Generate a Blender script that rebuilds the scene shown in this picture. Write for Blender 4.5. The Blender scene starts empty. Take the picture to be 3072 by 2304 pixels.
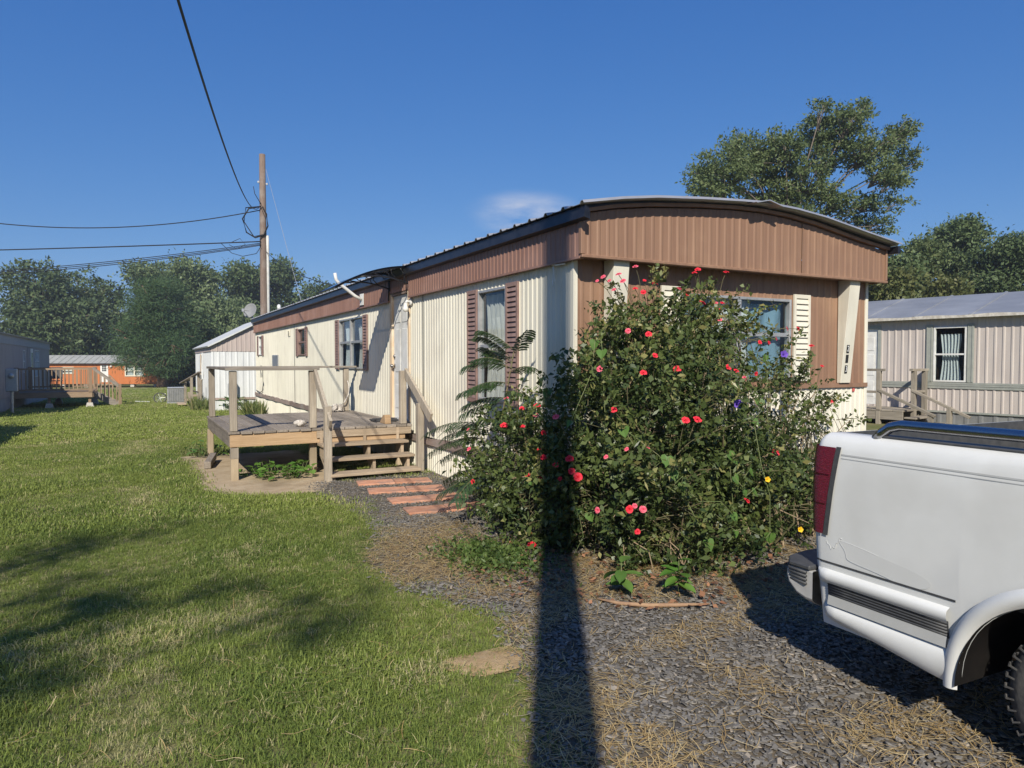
import bpy, bmesh, math, random
import numpy as np
from mathutils import Vector, Matrix, Euler
R = math.radians
random.seed(7); rng = np.random.default_rng(7)
sc = bpy.context.scene; COL = sc.collection

# ---------------------------------------------------------------- camera, sky, sun, exposure
cam_d = bpy.data.cameras.new('camera'); cam = bpy.data.objects.new('camera', cam_d); COL.objects.link(cam)
cam.location = (0, 0, 1.53); cam.rotation_euler = (R(90 - 1.91), 0, R(-28.6))
cam_d.lens = 24.41; cam_d.sensor_width = 36; cam_d.clip_end = 2000; cam_d.clip_start = .05
sc.camera = cam
SUN_EL = 35.7; SD = Vector((.5255, .8508, 0))            # light travels towards SD, downwards
w = bpy.data.worlds.new('World'); sc.world = w; w.use_nodes = True
nt = w.node_tree; nt.nodes.clear()
wo = nt.nodes.new('ShaderNodeOutputWorld'); bg = nt.nodes.new('ShaderNodeBackground')
sky = nt.nodes.new('ShaderNodeTexSky'); sky.sky_type = 'NISHITA'; sky.sun_disc = False
sky.sun_elevation = R(SUN_EL); sky.sun_rotation = math.atan2(-SD.x, -SD.y)
sky.altitude = 100; sky.air_density = 1.0; sky.dust_density = .3; sky.ozone_density = 1.0
bg.inputs[1].default_value = .10
# deep clear-day blue: one even grade over the whole sky
sep = nt.nodes.new('ShaderNodeSeparateColor'); com = nt.nodes.new('ShaderNodeCombineColor'); nt.links.new(sky.outputs[0], sep.inputs[0])
for i_, (p_, k_) in enumerate(((1.103, .275), (.75, .734), (.473, 2.061))):
    a_ = nt.nodes.new('ShaderNodeMath'); a_.operation = 'POWER'; a_.inputs[1].default_value = p_; b_ = nt.nodes.new('ShaderNodeMath'); b_.operation = 'MULTIPLY'; b_.inputs[1].default_value = k_
    nt.links.new(sep.outputs[i_], a_.inputs[0]); nt.links.new(a_.outputs[0], b_.inputs[0]); nt.links.new(b_.outputs[0], com.inputs[i_])
# one thin wisp of cloud low above the long roof
tc = nt.nodes.new('ShaderNodeTexCoord'); mp = nt.nodes.new('ShaderNodeMapping')
nz = nt.nodes.new('ShaderNodeTexNoise'); nz.inputs['Scale'].default_value = 9; nz.inputs['Detail'].default_value = 7; nz.inputs['Roughness'].default_value = .6
mp.inputs['Scale'].default_value = (1, 1, 3.2); mp.inputs['Rotation'].default_value = (.25, 0, 0)
cd = Vector((.4840, .8510, .206)).normalized()
ds_ = nt.nodes.new('ShaderNodeVectorMath'); ds_.operation = 'SUBTRACT'; ds_.inputs[1].default_value = cd; dm_ = nt.nodes.new('ShaderNodeVectorMath'); dm_.operation = 'MULTIPLY'; dm_.inputs[1].default_value = (1, 1, 2.6)
dp = nt.nodes.new('ShaderNodeVectorMath'); dp.operation = 'LENGTH'; nt.links.new(ds_.outputs[0], dm_.inputs[0]); nt.links.new(dm_.outputs[0], dp.inputs[0])
mr = nt.nodes.new('ShaderNodeMapRange'); mr.inputs['From Min'].default_value = .015; mr.inputs['From Max'].default_value = .095
mr.inputs['To Min'].default_value = 1; mr.inputs['To Max'].default_value = 0; mr.interpolation_type = 'SMOOTHSTEP'
cr = nt.nodes.new('ShaderNodeMapRange'); cr.inputs['From Min'].default_value = .34; cr.inputs['From Max'].default_value = .66
cr.inputs['To Max'].default_value = .85
mm = nt.nodes.new('ShaderNodeMath'); mm.operation = 'MULTIPLY'
mx = nt.nodes.new('ShaderNodeMix'); mx.data_type = 'RGBA'; mx.inputs['B'].default_value = (4.8, 5.1, 6.0, 1)
L = nt.links.new
L(tc.outputs['Generated'], mp.inputs['Vector']); L(mp.outputs[0], nz.inputs['Vector']); L(tc.outputs['Generated'], ds_.inputs[0])
L(dp.outputs['Value'], mr.inputs['Value']); L(nz.outputs['Fac'], cr.inputs['Value']); L(cr.outputs[0], mm.inputs[0]); L(mr.outputs[0], mm.inputs[1])
L(mm.outputs[0], mx.inputs['Factor']); L(com.outputs[0], mx.inputs['A']); L(mx.outputs['Result'], bg.inputs[0]); L(bg.outputs[0], wo.inputs[0])
sl = bpy.data.lights.new('sun', 'SUN'); so = bpy.data.objects.new('sun', sl); COL.objects.link(so)
sl.energy = 4.6; sl.angle = R(.53); sl.color = (1, .938, .825)
dvec = Vector((SD.x * math.cos(R(SUN_EL)), SD.y * math.cos(R(SUN_EL)), -math.sin(R(SUN_EL))))
so.rotation_euler = dvec.to_track_quat('-Z', 'Y').to_euler(); so.location = (0, 0, 30)
vs = sc.view_settings; vs.view_transform = 'Standard'; vs.look = 'None'; vs.exposure = .35; vs.gamma = 1
sc.cycles.max_bounces = 8; sc.cycles.transparent_max_bounces = 12

# ---------------------------------------------------------------- materials
MATS = {}
def nodes_of(name):
    m = bpy.data.materials.new(name); m.use_nodes = True
    t = m.node_tree; b = t.nodes['Principled BSDF']
    return m, t, b
def mat(name, c1, c2=None, scale=6, rough=.7, metal=0, bump=0, bscale=None, stretch=(1, 1, 1), detail=5, contrast=(.35, .65), c3=None, s3=1.2, f3=.5, spec=.4, rough2=None, vary=0):
    """two noise-mixed base colours, an optional large-scale stain colour and fine relief"""
    if name in MATS: return MATS[name]
    m, t, b = nodes_of(name); n = t.nodes; l = t.links.new
    tc = n.new('ShaderNodeTexCoord'); mp = n.new('ShaderNodeMapping'); mp.inputs['Scale'].default_value = stretch
    l(tc.outputs['Object'], mp.inputs['Vector'])
    nz = n.new('ShaderNodeTexNoise'); nz.inputs['Scale'].default_value = scale; nz.inputs['Detail'].default_value = detail; nz.inputs['Roughness'].default_value = .6
    l(mp.outputs[0], nz.inputs['Vector'])
    rm = n.new('ShaderNodeMapRange'); rm.inputs['From Min'].default_value = contrast[0]; rm.inputs['From Max'].default_value = contrast[1]
    l(nz.outputs['Fac'], rm.inputs['Value'])
    mx = n.new('ShaderNodeMix'); mx.data_type = 'RGBA'; mx.inputs['A'].default_value = (*c1, 1); mx.inputs['B'].default_value = (*(c2 or c1), 1)
    l(rm.outputs[0], mx.inputs['Factor']); out = mx.outputs['Result']
    if c3:
        n3 = n.new('ShaderNodeTexNoise'); n3.inputs['Scale'].default_value = s3; n3.inputs['Detail'].default_value = 6
        l(tc.outputs['Object'], n3.inputs['Vector'])
        r3 = n.new('ShaderNodeMapRange'); r3.inputs['From Min'].default_value = .5; r3.inputs['From Max'].default_value = .68; r3.inputs['To Max'].default_value = f3
        l(n3.outputs['Fac'], r3.inputs['Value'])
        m3 = n.new('ShaderNodeMix'); m3.data_type = 'RGBA'; m3.inputs['B'].default_value = (*c3, 1)
        l(r3.outputs[0], m3.inputs['Factor']); l(out, m3.inputs['A']); out = m3.outputs['Result']
    if vary:                                            # each piece a little lighter or darker than the next
        oi = n.new('ShaderNodeObjectInfo'); vr = n.new('ShaderNodeMapRange'); vr.inputs['To Min'].default_value = 1 - vary; vr.inputs['To Max'].default_value = 1 + vary
        hv = n.new('ShaderNodeHueSaturation'); l(oi.outputs['Random'], vr.inputs['Value']); l(vr.outputs[0], hv.inputs['Value']); l(out, hv.inputs['Color']); out = hv.outputs[0]
    l(out, b.inputs['Base Color'])
    b.inputs['Roughness'].default_value = rough; b.inputs['Metallic'].default_value = metal; b.inputs['Specular IOR Level'].default_value = spec
    if rough2 is not None:
        rr = n.new('ShaderNodeMapRange'); rr.inputs['To Min'].default_value = rough; rr.inputs['To Max'].default_value = rough2
        l(nz.outputs['Fac'], rr.inputs['Value']); l(rr.outputs[0], b.inputs['Roughness'])
    if bump:
        bp = n.new('ShaderNodeBump'); bp.inputs['Strength'].default_value = min(1, bump); bp.inputs['Distance'].default_value = .01 * max(1, bump)
        nb = n.new('ShaderNodeTexNoise'); nb.inputs['Scale'].default_value = bscale or scale * 3; nb.inputs['Detail'].default_value = 4
        l(mp.outputs[0], nb.inputs['Vector']); l(nb.outputs['Fac'], bp.inputs['Height']); l(bp.outputs[0], b.inputs['Normal'])
    MATS[name] = m; return m
def wood(name, axis, c1, c2, c3=None, f3=.5):
    st = {'x': (.6, 9, 9), 'y': (9, .6, 9), 'z': (9, 9, .6)}[axis]
    return mat(name, c1, c2, 5, .85, bump=.5, bscale=7, stretch=st, c3=c3, s3=2.0, f3=f3, spec=.2, contrast=(.3, .7), vary=.22)
def tintmat(name, ca, cb, transl=.35, rough=.5, attr='tint', atype='GEOMETRY', cd=None, spec=.3):
    """leaf-like: colour runs from ca to cb (and cd at the very end) by a stored tint, with light passing through"""
    if name in MATS: return MATS[name]
    m, t, b = nodes_of(name); n = t.nodes; l = t.links.new
    a = n.new('ShaderNodeAttribute'); a.attribute_name = attr; a.attribute_type = atype
    cr = n.new('ShaderNodeValToRGB'); e = cr.color_ramp.elements
    e[0].color = (*ca, 1); e[1].color = (*cb, 1); e[0].position = 0; e[1].position = .85 if cd else 1
    if cd: x = cr.color_ramp.elements.new(1.0); x.color = (*cd, 1)
    l(a.outputs['Fac'], cr.inputs['Fac']); l(cr.outputs[0], b.inputs['Base Color'])
    b.inputs['Roughness'].default_value = rough; b.inputs['Specular IOR Level'].default_value = spec
    if transl:
        tr = n.new('ShaderNodeBsdfTranslucent'); ms = n.new('ShaderNodeMixShader'); ms.inputs[0].default_value = transl
        l(cr.outputs[0], tr.inputs['Color']); l(b.outputs[0], ms.inputs[1]); l(tr.outputs[0], ms.inputs[2])
        l(ms.outputs[0], t.nodes['Material Output'].inputs['Surface'])
    MATS[name] = m; return m
def glassmat(name, tint=(.88, .92, .93), gloss=.04):
    if name in MATS: return MATS[name]
    m, t, b = nodes_of(name); n = t.nodes; l = t.links.new; n.remove(b)
    tr = n.new('ShaderNodeBsdfTransparent'); tr.inputs[0].default_value = (*tint, 1)
    gl = n.new('ShaderNodeBsdfGlossy'); gl.inputs['Roughness'].default_value = gloss; gl.inputs['Color'].default_value = (.95, .97, 1, 1)
    fr = n.new('ShaderNodeFresnel'); fr.inputs['IOR'].default_value = 1.6
    ge = n.new('ShaderNodeNewGeometry'); iv = n.new('ShaderNodeMath'); iv.operation = 'SUBTRACT'; iv.inputs[0].default_value = 1; l(ge.outputs['Backfacing'], iv.inputs[1]); mu = n.new('ShaderNodeMath'); mu.operation = 'MULTIPLY'; l(fr.outputs[0], mu.inputs[0]); l(iv.outputs[0], mu.inputs[1])
    ms = n.new('ShaderNodeMixShader'); l(mu.outputs[0], ms.inputs[0]); l(tr.outputs[0], ms.inputs[1]); l(gl.outputs[0], ms.inputs[2])
    l(ms.outputs[0], n['Material Output'].inputs['Surface']); MATS[name] = m; return m

# ---------------------------------------------------------------- mesh helpers
class MB:
    def __init__(s): s.v = []; s.f = []
    def add(s, vs, fs):
        o = len(s.v); s.v += [tuple(p) for p in vs]; s.f += [tuple(i + o for i in f) for f in fs]; return s
    def box(s, x0, x1, y0, y1, z0, z1):
        return s.add([(x0, y0, z0), (x1, y0, z0), (x1, y1, z0), (x0, y1, z0), (x0, y0, z1), (x1, y0, z1), (x1, y1, z1), (x0, y1, z1)],
                     [(0, 3, 2, 1), (4, 5, 6, 7), (0, 1, 5, 4), (1, 2, 6, 5), (2, 3, 7, 6), (3, 0, 4, 7)])
    def obox(s, c, size, rot=(0, 0, 0)):
        M = Euler(rot).to_matrix(); c = Vector(c); hx, hy, hz = [d / 2 for d in size]
        vs = [c + M @ Vector((x * hx, y * hy, z * hz)) for z in (-1, 1) for x, y in ((-1, -1), (1, -1), (1, 1), (-1, 1))]
        return s.add(vs, [(0, 3, 2, 1), (4, 5, 6, 7), (0, 1, 5, 4), (1, 2, 6, 5), (2, 3, 7, 6), (3, 0, 4, 7)])
    def bar(s, p, q, w, h, up=(0, 0, 1)):
        p, q = Vector(p), Vector(q); d = (q - p).normalized(); up = Vector(up)
        sd = d.cross(up)
        if sd.length < 1e-4: sd = d.cross(Vector((1, 0, 0)))
        sd.normalize(); u = sd.cross(d)
        vs = [a + sd * (i * w / 2) + u * (j * h / 2) for a in (p, q) for i, j in ((-1, -1), (1, -1), (1, 1), (-1, 1))]
        return s.add(vs, [(0, 3, 2, 1), (4, 5, 6, 7), (0, 1, 5, 4), (1, 2, 6, 5), (2, 3, 7, 6), (3, 0, 4, 7)])
    def tube(s, pts, r, n=8, caps=True):
        pts = [Vector(p) for p in pts]; rs = r if isinstance(r, (list, tuple)) else [r] * len(pts)
        up = Vector((0, 0, 1)); rings = []
        for i, p in enumerate(pts):
            d = (pts[min(i + 1, len(pts) - 1)] - pts[max(i - 1, 0)]).normalized()
            a = d.cross(up)
            if a.length < .05: a = d.cross(Vector((1, 0, 0)))
            a.normalize(); b = d.cross(a)
            rings.append([p + (a * math.cos(t) + b * math.sin(t)) * rs[i] for t in [2 * math.pi * k / n for k in range(n)]])
        vs = [v for g in rings for v in g]; fs = []
        for i in range(len(pts) - 1):
            for k in range(n):
                k2 = (k + 1) % n; fs.append((i * n + k, i * n + k2, (i + 1) * n + k2, (i + 1) * n + k))
        if caps: fs += [tuple(range(n)), tuple(range((len(pts) - 1) * n, len(pts) * n))[::-1]]
        return s.add(vs, fs)
    def lathe(s, prof, o, n=20, axis='z', caps=True):
        o = Vector(o); vs = []
        for r, h in prof:
            for k in range(n):
                t = 2 * math.pi * k / n; a, b = r * math.cos(t), r * math.sin(t)
                vs.append(o + Vector({'z': (a, b, h), 'y': (a, h, b), 'x': (h, a, b)}[axis]))
        fs = [(i * n + k, i * n + (k + 1) % n, (i + 1) * n + (k + 1) % n, (i + 1) * n + k) for i in range(len(prof) - 1) for k in range(n)]
        if caps: fs += [tuple(range(n))[::-1], tuple(range((len(prof) - 1) * n, len(prof) * n))]
        return s.add(vs, fs)
    def grid(s, fn, nu, nv, closed=False):
        vs = [fn(i / nu, j / nv) for i in range(nu + 1) for j in range(nv + 1)]
        fs = [(i * (nv + 1) + j, (i + 1) * (nv + 1) + j, (i + 1) * (nv + 1) + j + 1, i * (nv + 1) + j + 1) for i in range(nu) for j in range(nv)]
        return s.add(vs, fs)
    def prism(s, poly, axis, a0, a1):
        """2-D polygon extruded along axis; poly in the remaining two axes in x,y,z order"""
        def m(p, a): return {'x': (a, p[0], p[1]), 'y': (p[0], a, p[1]), 'z': (p[0], p[1], a)}[axis]
        n = len(poly); vs = [m(p, a0) for p in poly] + [m(p, a1) for p in poly]
        return s.add(vs, [tuple(range(n))[::-1], tuple(range(n, 2 * n))] + [(i, (i + 1) % n, n + (i + 1) % n, n + i) for i in range(n)])
    def mesh(s, name, off=None, fix=True):
        me = bpy.data.meshes.new(name); o = Vector(off) if off is not None else Vector()
        me.from_pydata([tuple(Vector(v) - o) for v in s.v], [], s.f)
        if fix:
            bm = bmesh.new(); bm.from_mesh(me); bmesh.ops.recalc_face_normals(bm, faces=bm.faces); bm.to_mesh(me); bm.free()
        return me
def tag(o, label=None, cat=None, group=None, kind=None):
    if label: o['label'] = label
    if cat: o['category'] = cat
    if group: o['group'] = group
    if kind: o['kind'] = kind
    return o
def root(name, loc, label, cat, group=None, rz=0):
    o = bpy.data.objects.new(name, None); COL.objects.link(o); o.location = loc; o.rotation_euler = (0, 0, rz); o.empty_display_size = .2
    return tag(o, label, cat, group)
def top_of(o):
    while o.parent: o = o.parent
    return o
def link(name, me, m, parent=None, smooth=False, bevel=0, solid=0):
    o = bpy.data.objects.new(name, me); COL.objects.link(o); me.materials.append(m) if m and not me.materials else None
    if parent: o.parent = parent
    if smooth: me.polygons.foreach_set('use_smooth', [True] * len(me.polygons))
    if solid:
        sm = o.modifiers.new('solid', 'SOLIDIFY'); sm.thickness = solid; sm.offset = 0
    if bevel:
        b = o.modifiers.new('bevel', 'BEVEL'); b.width = bevel; b.segments = 1; b.limit_method = 'ANGLE'
    return o
def part(name, mb, m, parent, local=False, smooth=False, bevel=0, fix=True, solid=0):
    """mesh part; coordinates are world ones shifted by the unrotated root unless local"""
    off = None if local or parent is None else top_of(parent).location
    return link(name, mb.mesh(name, off, fix), m, parent, smooth, bevel, solid)
def single(name, mb, m, loc, label, cat, group=None, smooth=False, bevel=0, kind=None, solid=0):
    o = link(name, mb.mesh(name, loc), m, None, smooth, bevel, solid); o.location = loc
    return tag(o, label, cat, group, kind)
def np_mesh(name, verts, nper, attrs=None, smooth=False):
    """verts (F*nper,3): each face its own nper vertices"""
    verts = np.asarray(verts, np.float32).reshape(-1, 3); nv = len(verts); nf = nv // nper
    me = bpy.data.meshes.new(name); me.vertices.add(nv); me.loops.add(nv); me.polygons.add(nf)
    me.vertices.foreach_set('co', verts.ravel()); me.loops.foreach_set('vertex_index', np.arange(nv, dtype=np.int32))
    me.polygons.foreach_set('loop_start', np.arange(0, nv, nper, dtype=np.int32))
    me.update(calc_edges=True)
    for k, a in (attrs or {}).items():
        at = me.attributes.new(k, 'FLOAT', 'FACE'); at.data.foreach_set('value', np.asarray(a, np.float32))
    me.validate(); return me
def rand_frames(n, up=.0, dirs=None, spread=1.0):
    """n random orthonormal frames (a along leaf, b across, c normal); up>0 tilts normals upwards"""
    c = rng.normal(size=(n, 3)); c[:, 2] += up; c /= np.linalg.norm(c, axis=1)[:, None]
    a = rng.normal(size=(n, 3)) * spread
    if dirs is not None: a += dirs
    a -= (a * c).sum(1)[:, None] * c; a /= np.linalg.norm(a, axis=1)[:, None] + 1e-9
    return a, np.cross(c, a), c
def leaves(pts, length, width, up=.6, dirs=None, spread=1.0, jitter=.5, fold=.15):
    """diamond leaves, two triangles each bent along the midrib -> (verts of quads)"""
    n = len(pts); a, b, c = rand_frames(n, up, dirs, spread)
    l = length * (1 + jitter * rng.uniform(-1, 1, n))[:, None]; wd = width * (1 + jitter * rng.uniform(-1, 1, n))[:, None]
    p0 = pts; p2 = pts + a * l; mid = pts + a * l * .42
    return np.stack([p0, mid + b * wd / 2 + c * wd * fold, p2, mid - b * wd / 2 + c * wd * fold], 1)
def scatter(name, pts, rots, scl, src, extra=None, label=None, cat=None, kind='stuff', parent=None):
    """instances of the meshes in src on points (geometry nodes): for uncountable stuff only"""
    me = bpy.data.meshes.new(name); n = len(pts); me.vertices.add(n); me.vertices.foreach_set('co', np.asarray(pts, np.float32).ravel())
    for k, ty, d in (('rot', 'FLOAT_VECTOR', rots), ('scl', 'FLOAT_VECTOR', scl)):
        at = me.attributes.new(k, ty, 'POINT'); at.data.foreach_set('vector', np.asarray(d, np.float32).ravel())
    at = me.attributes.new('pick', 'INT', 'POINT'); at.data.foreach_set('value', rng.integers(0, len(src), n).astype(np.int32))
    at = me.attributes.new('tint', 'FLOAT', 'POINT'); at.data.foreach_set('value', np.asarray(extra if extra is not None else rng.random(n), np.float32))
    o = bpy.data.objects.new(name, me); COL.objects.link(o); tag(o, label, cat, None, kind)
    g = bpy.data.node_groups.new(name + '_nodes', 'GeometryNodeTree')
    g.interface.new_socket('Geometry', in_out='INPUT', socket_type='NodeSocketGeometry'); g.interface.new_socket('Geometry', in_out='OUTPUT', socket_type='NodeSocketGeometry')
    gi = g.nodes.new('NodeGroupInput'); go = g.nodes.new('NodeGroupOutput'); ip = g.nodes.new('GeometryNodeInstanceOnPoints')
    ci = g.nodes.new('GeometryNodeCollectionInfo'); c = bpy.data.collections.new(name + '_pieces')
    for i, (sm, mt) in enumerate(src):
        so_ = bpy.data.objects.new('%s_piece_%02d' % (name, i), sm); c.objects.link(so_)
        if not sm.materials: sm.materials.append(mt)
    ci.inputs['Collection'].default_value = c; ci.inputs['Separate Children'].default_value = True; ci.inputs['Reset Children'].default_value = True
    def na(nm, ty):
        x = g.nodes.new('GeometryNodeInputNamedAttribute'); x.data_type = ty; x.inputs['Name'].default_value = nm; return x.outputs['Attribute']
    e2r = g.nodes.new('FunctionNodeEulerToRotation'); k = g.links.new
    k(na('rot', 'FLOAT_VECTOR'), e2r.inputs[0]); k(e2r.outputs[0], ip.inputs['Rotation']); k(na('scl', 'FLOAT_VECTOR'), ip.inputs['Scale'])
    ip.inputs['Pick Instance'].default_value = True; k(na('pick', 'INT'), ip.inputs['Instance Index'])
    k(gi.outputs[0], ip.inputs['Points']); k(ci.outputs[0], ip.inputs['Instance']); k(ip.outputs[0], go.inputs[0])
    md = o.modifiers.new('scatter', 'NODES'); md.node_group = g
    if parent: o.parent = parent
    return o
def G(y):                                                # the lot falls away gently behind the porch
    return -np.maximum(0, np.asarray(y, float) - 10) * .017
def g(y): return float(G(y))
def copy_tree(o, parent=None):
    c = o.copy(); COL.objects.link(c); c.parent = parent
    for ch in list(o.children): copy_tree(ch, c)
    return c
def in_poly(x, y, poly):
    x = np.asarray(x); y = np.asarray(y); r = np.zeros(x.shape, bool); n = len(poly)
    for i in range(n):
        x1, y1 = poly[i]; x2, y2 = poly[(i + 1) % n]
        if y1 == y2: continue
        r ^= ((y1 > y) != (y2 > y)) & (x < (x2 - x1) * (y - y1) / (y2 - y1) + x1)
    return r

# ================================================================ the setting
def sheet(name, poly, z, m, sub=.35, jag=.06, follow=True):
    """closed irregular patch following the ground, z above it"""
    pts = []
    for i in range(len(poly)):
        a, b = Vector((*poly[i], 0)), Vector((*poly[(i + 1) % len(poly)], 0)); k = max(1, int((b - a).length / sub))
        for j in range(k):
            p = a.lerp(b, j / k); pts.append((p.x + random.uniform(-jag, jag), p.y + random.uniform(-jag, jag)))
    bm = bmesh.new(); vs = [bm.verts.new((x, y, g(y) + z)) for x, y in pts]; bm.faces.new(vs)
    bmesh.ops.triangulate(bm, faces=bm.faces); bmesh.ops.recalc_face_normals(bm, faces=bm.faces)
    for f in bm.faces:
        if f.normal.z < 0: f.normal_flip()
    me = bpy.data.meshes.new(name); bm.to_mesh(me); bm.free()
    o = link(name, me, m); tag(o, kind='structure'); return o
m_lawn = mat('lawn_soil', (.12, .135, .04), (.21, .18, .09), 1.3, .95, bump=1.0, bscale=60, c3=(.10, .14, .028), s3=.35, f3=.8, spec=.1)
xs = sorted(set([-400, -200, -120, -80, -60] + list(range(-45, 46, 3)) + [60, 80, 120, 200, 400])); ys = sorted(set([-300, -100, -40] + list(range(-20, 130, 2)) + [150, 200, 300, 500]))
gm = MB(); gm.v = [(x, y, g(min(y, 110))) for y in ys for x in xs]; nx = len(xs)
gm.f = [(j * nx + i, j * nx + i + 1, (j + 1) * nx + i + 1, (j + 1) * nx + i) for j in range(len(ys) - 1) for i in range(nx - 1)]
tag(link('ground', gm.mesh('ground', fix=False), m_lawn), kind='structure')
DRIVE = [(1.0, -3), (1.12, .9), (1.3, 2.2), (1.62, 2.84), (1.72, 3.19), (1.88, 3.59), (1.76, 4.0), (1.54, 4.44), (1.55, 5.15), (1.88, 6.0), (1.93, 6.82), (1.79, 7.9), (1.95, 8.75), (3.7, 8.85), (3.7, 5.5), (9.5, 5.3), (9.5, -3)]
SLAB = [(.64, 12.5), (.66, 10.5), (.68, 8.8), (1.15, 8.25), (1.95, 8.1), (2.2, 8.75), (2.5, 9.6), (2.5, 12.5)]
m_drv = mat('slate_bed', (.075, .068, .06), (.16, .13, .09), 9, .95, bump=1.0, bscale=70, c3=(.27, .20, .12), s3=1.1, f3=.75, spec=.15)
sheet('gravel_driveway', DRIVE, .006, m_drv)
m_slab = mat('bare_dirt', (.36, .27, .17), (.45, .36, .24), 5, .95, bump=.8, bscale=40, c3=(.20, .15, .09), s3=1.6, f3=.6, spec=.1)
sheet('dirt_patch', SLAB, .008, m_slab)
m_road = mat('gravel_road', (.34, .30, .25), (.42, .38, .32), 3, .95, spec=.1)
cF = Vector((math.sin(R(28.6)), math.cos(R(28.6)), 0)); cR = Vector((cF.y, -cF.x, 0))
def cw(d, l): p = cF * d + cR * l; return p.x, p.y
sheet('road', [cw(62.5, -60), cw(62.5, 60), cw(66.5, 60), cw(66.5, -60)], .02, m_road, sub=3, jag=.25)
# small sandy ant mound at the lawn edge
mb = MB(); mb.grid(lambda u, v: (1.54 + .21 * u * math.cos(v * 6.2832) * (1 + .2 * math.sin(v * 19)), 3.1 + .17 * u * math.sin(v * 6.2832) * (1 + .2 * math.cos(v * 13)), .009 + .012 * (1 - u ** 1.6) + .003 * math.sin(v * 37 + u * 9) * u), 10, 40)
single('sand_mound', mb, mat('sand', (.40, .27, .14), (.47, .34, .19), 30, .95, bump=1, bscale=160, spec=.1), (1.54, 3.1, 0), 'low mound of orange sandy soil at the edge of the lawn', 'mound', smooth=True)

# ================================================================ the main mobile home
XW, YF, XR, YB = 3.6, 5.4, 7.87, 24.5
m_cream = mat('cream_siding', (.715, .675, .56), (.62, .585, .475), 2.5, .55, stretch=(3, 3, .18), bump=1.2, bscale=.9, c3=(.50, .46, .38), s3=1.3, f3=.5, spec=.35, vary=.04)
m_white = mat('white_paint', (.72, .71, .67), (.62, .61, .57), 6, .5, c3=(.5, .48, .42), s3=3, f3=.4)
m_brown = mat('brown_siding', (.27, .15, .11), (.21, .115, .085), 3, .5, stretch=(4, 4, .25), bump=1.0, bscale=1, c3=(.34, .21, .17), s3=1.4, f3=.6, spec=.35)
m_brownf = mat('brown_front', (.28, .165, .105), (.22, .125, .08), 3, .5, stretch=(5, 5, .22), bump=1.0, bscale=1, c3=(.34, .21, .13), s3=1.6, f3=.5, spec=.35)
m_shut = mat('shutter_brown', (.27, .175, .145), (.20, .125, .105), 8, .55)
m_shutc = mat('shutter_cream', (.68, .64, .53), (.60, .56, .46), 8, .55)
m_black = mat('black_metal', (.012, .013, .018), (.03, .03, .035), 9, .35, metal=.3, spec=.5)
m_roof = mat('roof_metal', (.46, .46, .47), (.38, .38, .39), 4, .4, metal=.5)
m_alu = mat('aluminium', (.55, .54, .52), (.42, .42, .41), 8, .45, metal=.6)
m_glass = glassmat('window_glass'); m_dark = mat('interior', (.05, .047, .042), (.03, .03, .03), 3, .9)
m_curt = mat('curtain', (.55, .50, .44), (.44, .40, .35), 3, .9, stretch=(1, 8, 1)); m_curtb = mat('curtain_blue', (.20, .30, .36), (.16, .25, .31), 3, .9, stretch=(8, 1, 1)); m_curtw = mat('curtain_white', (.66, .65, .62), (.52, .52, .50), 3, .9, stretch=(8, 8, 1))
m_trim = wood('trim_board', 'y', (.24, .18, .15), (.34, .26, .22), (.42, .38, .33)); m_beige = mat('beige_trim', (.42, .31, .20), (.5, .4, .28), 12, .8, c3=(.65, .6, .5), s3=6, f3=.7)
home = root('mobile_home', (XW, YF, 0), 'long cream corrugated mobile home with brown fascia behind the rose bush', 'mobile home')

def corr(mb, along, u0, u1, z0, z1, w0, per=.09, amp=.009, out=-1, openings=(), top=None, bot=None, rib=.36):
    """corrugated sheet along an axis ('x' or 'y') at plane w0, flat pans and raised ribs, rectangular openings left out"""
    prof = [(0, 0), (.32, 0), (.45, 1), (.62, 1), (.75, 0)]
    us = []; k = math.floor(u0 / per)
    while k * per < u1:
        for f, a in prof: us.append(((k + f) * per, a))
        k += 1
    us = [(u, a) for u, a in us if u0 < u < u1]; us = ([(u0, us[0][1])] + us + [(u1, us[-1][1])]) if us else [(u0, 0), (u1, 0)]
    for (ua, aa), (ub, ab) in zip(us[:-1], us[1:]):
        uc = (ua + ub) / 2; zs = [(bot(uc) if bot else z0, top(uc) if top else z1)]
        for (o0, o1, p0, p1) in openings:
            if o0 < uc < o1:
                nzs = []
                for a, b in zs:
                    if p0 > a: nzs.append((a, min(b, p0)))
                    if p1 < b: nzs.append((max(a, p1), b))
                zs = [q for q in nzs if q[1] - q[0] > .002]
        for a, b in zs:
            wa, wb = w0 + out * amp * aa, w0 + out * amp * ab
            if along == 'y': mb.add([(wa, ua, a), (wb, ub, a), (wb, ub, b), (wa, ua, b)], [(0, 1, 2, 3)])
            else: mb.add([(ua, wa, a), (ub, wb, a), (ub, wb, b), (ua, wa, b)], [(0, 1, 2, 3)])
WIN = [(6.70, 7.41, 1.07, 2.35), (12.08, 13.71, 1.38, 2.33), (16.80, 17.63, 1.66, 2.31), (23.11, 23.75, 1.71, 2.32)]
DOOR = (9.80, 10.52, .62, 2.54)
ops = WIN + [DOOR]
# side siding in separate sheets
yy = YF
while yy < YB - .01:
    ye = min(yy + 1.273, YB); mb = MB(); corr(mb, 'y', yy, ye, .47, 2.62, XW + random.uniform(-.0008, .0008), openings=ops)
    part('siding_panel', mb, m_cream, home, fix=False); yy = ye
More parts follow.
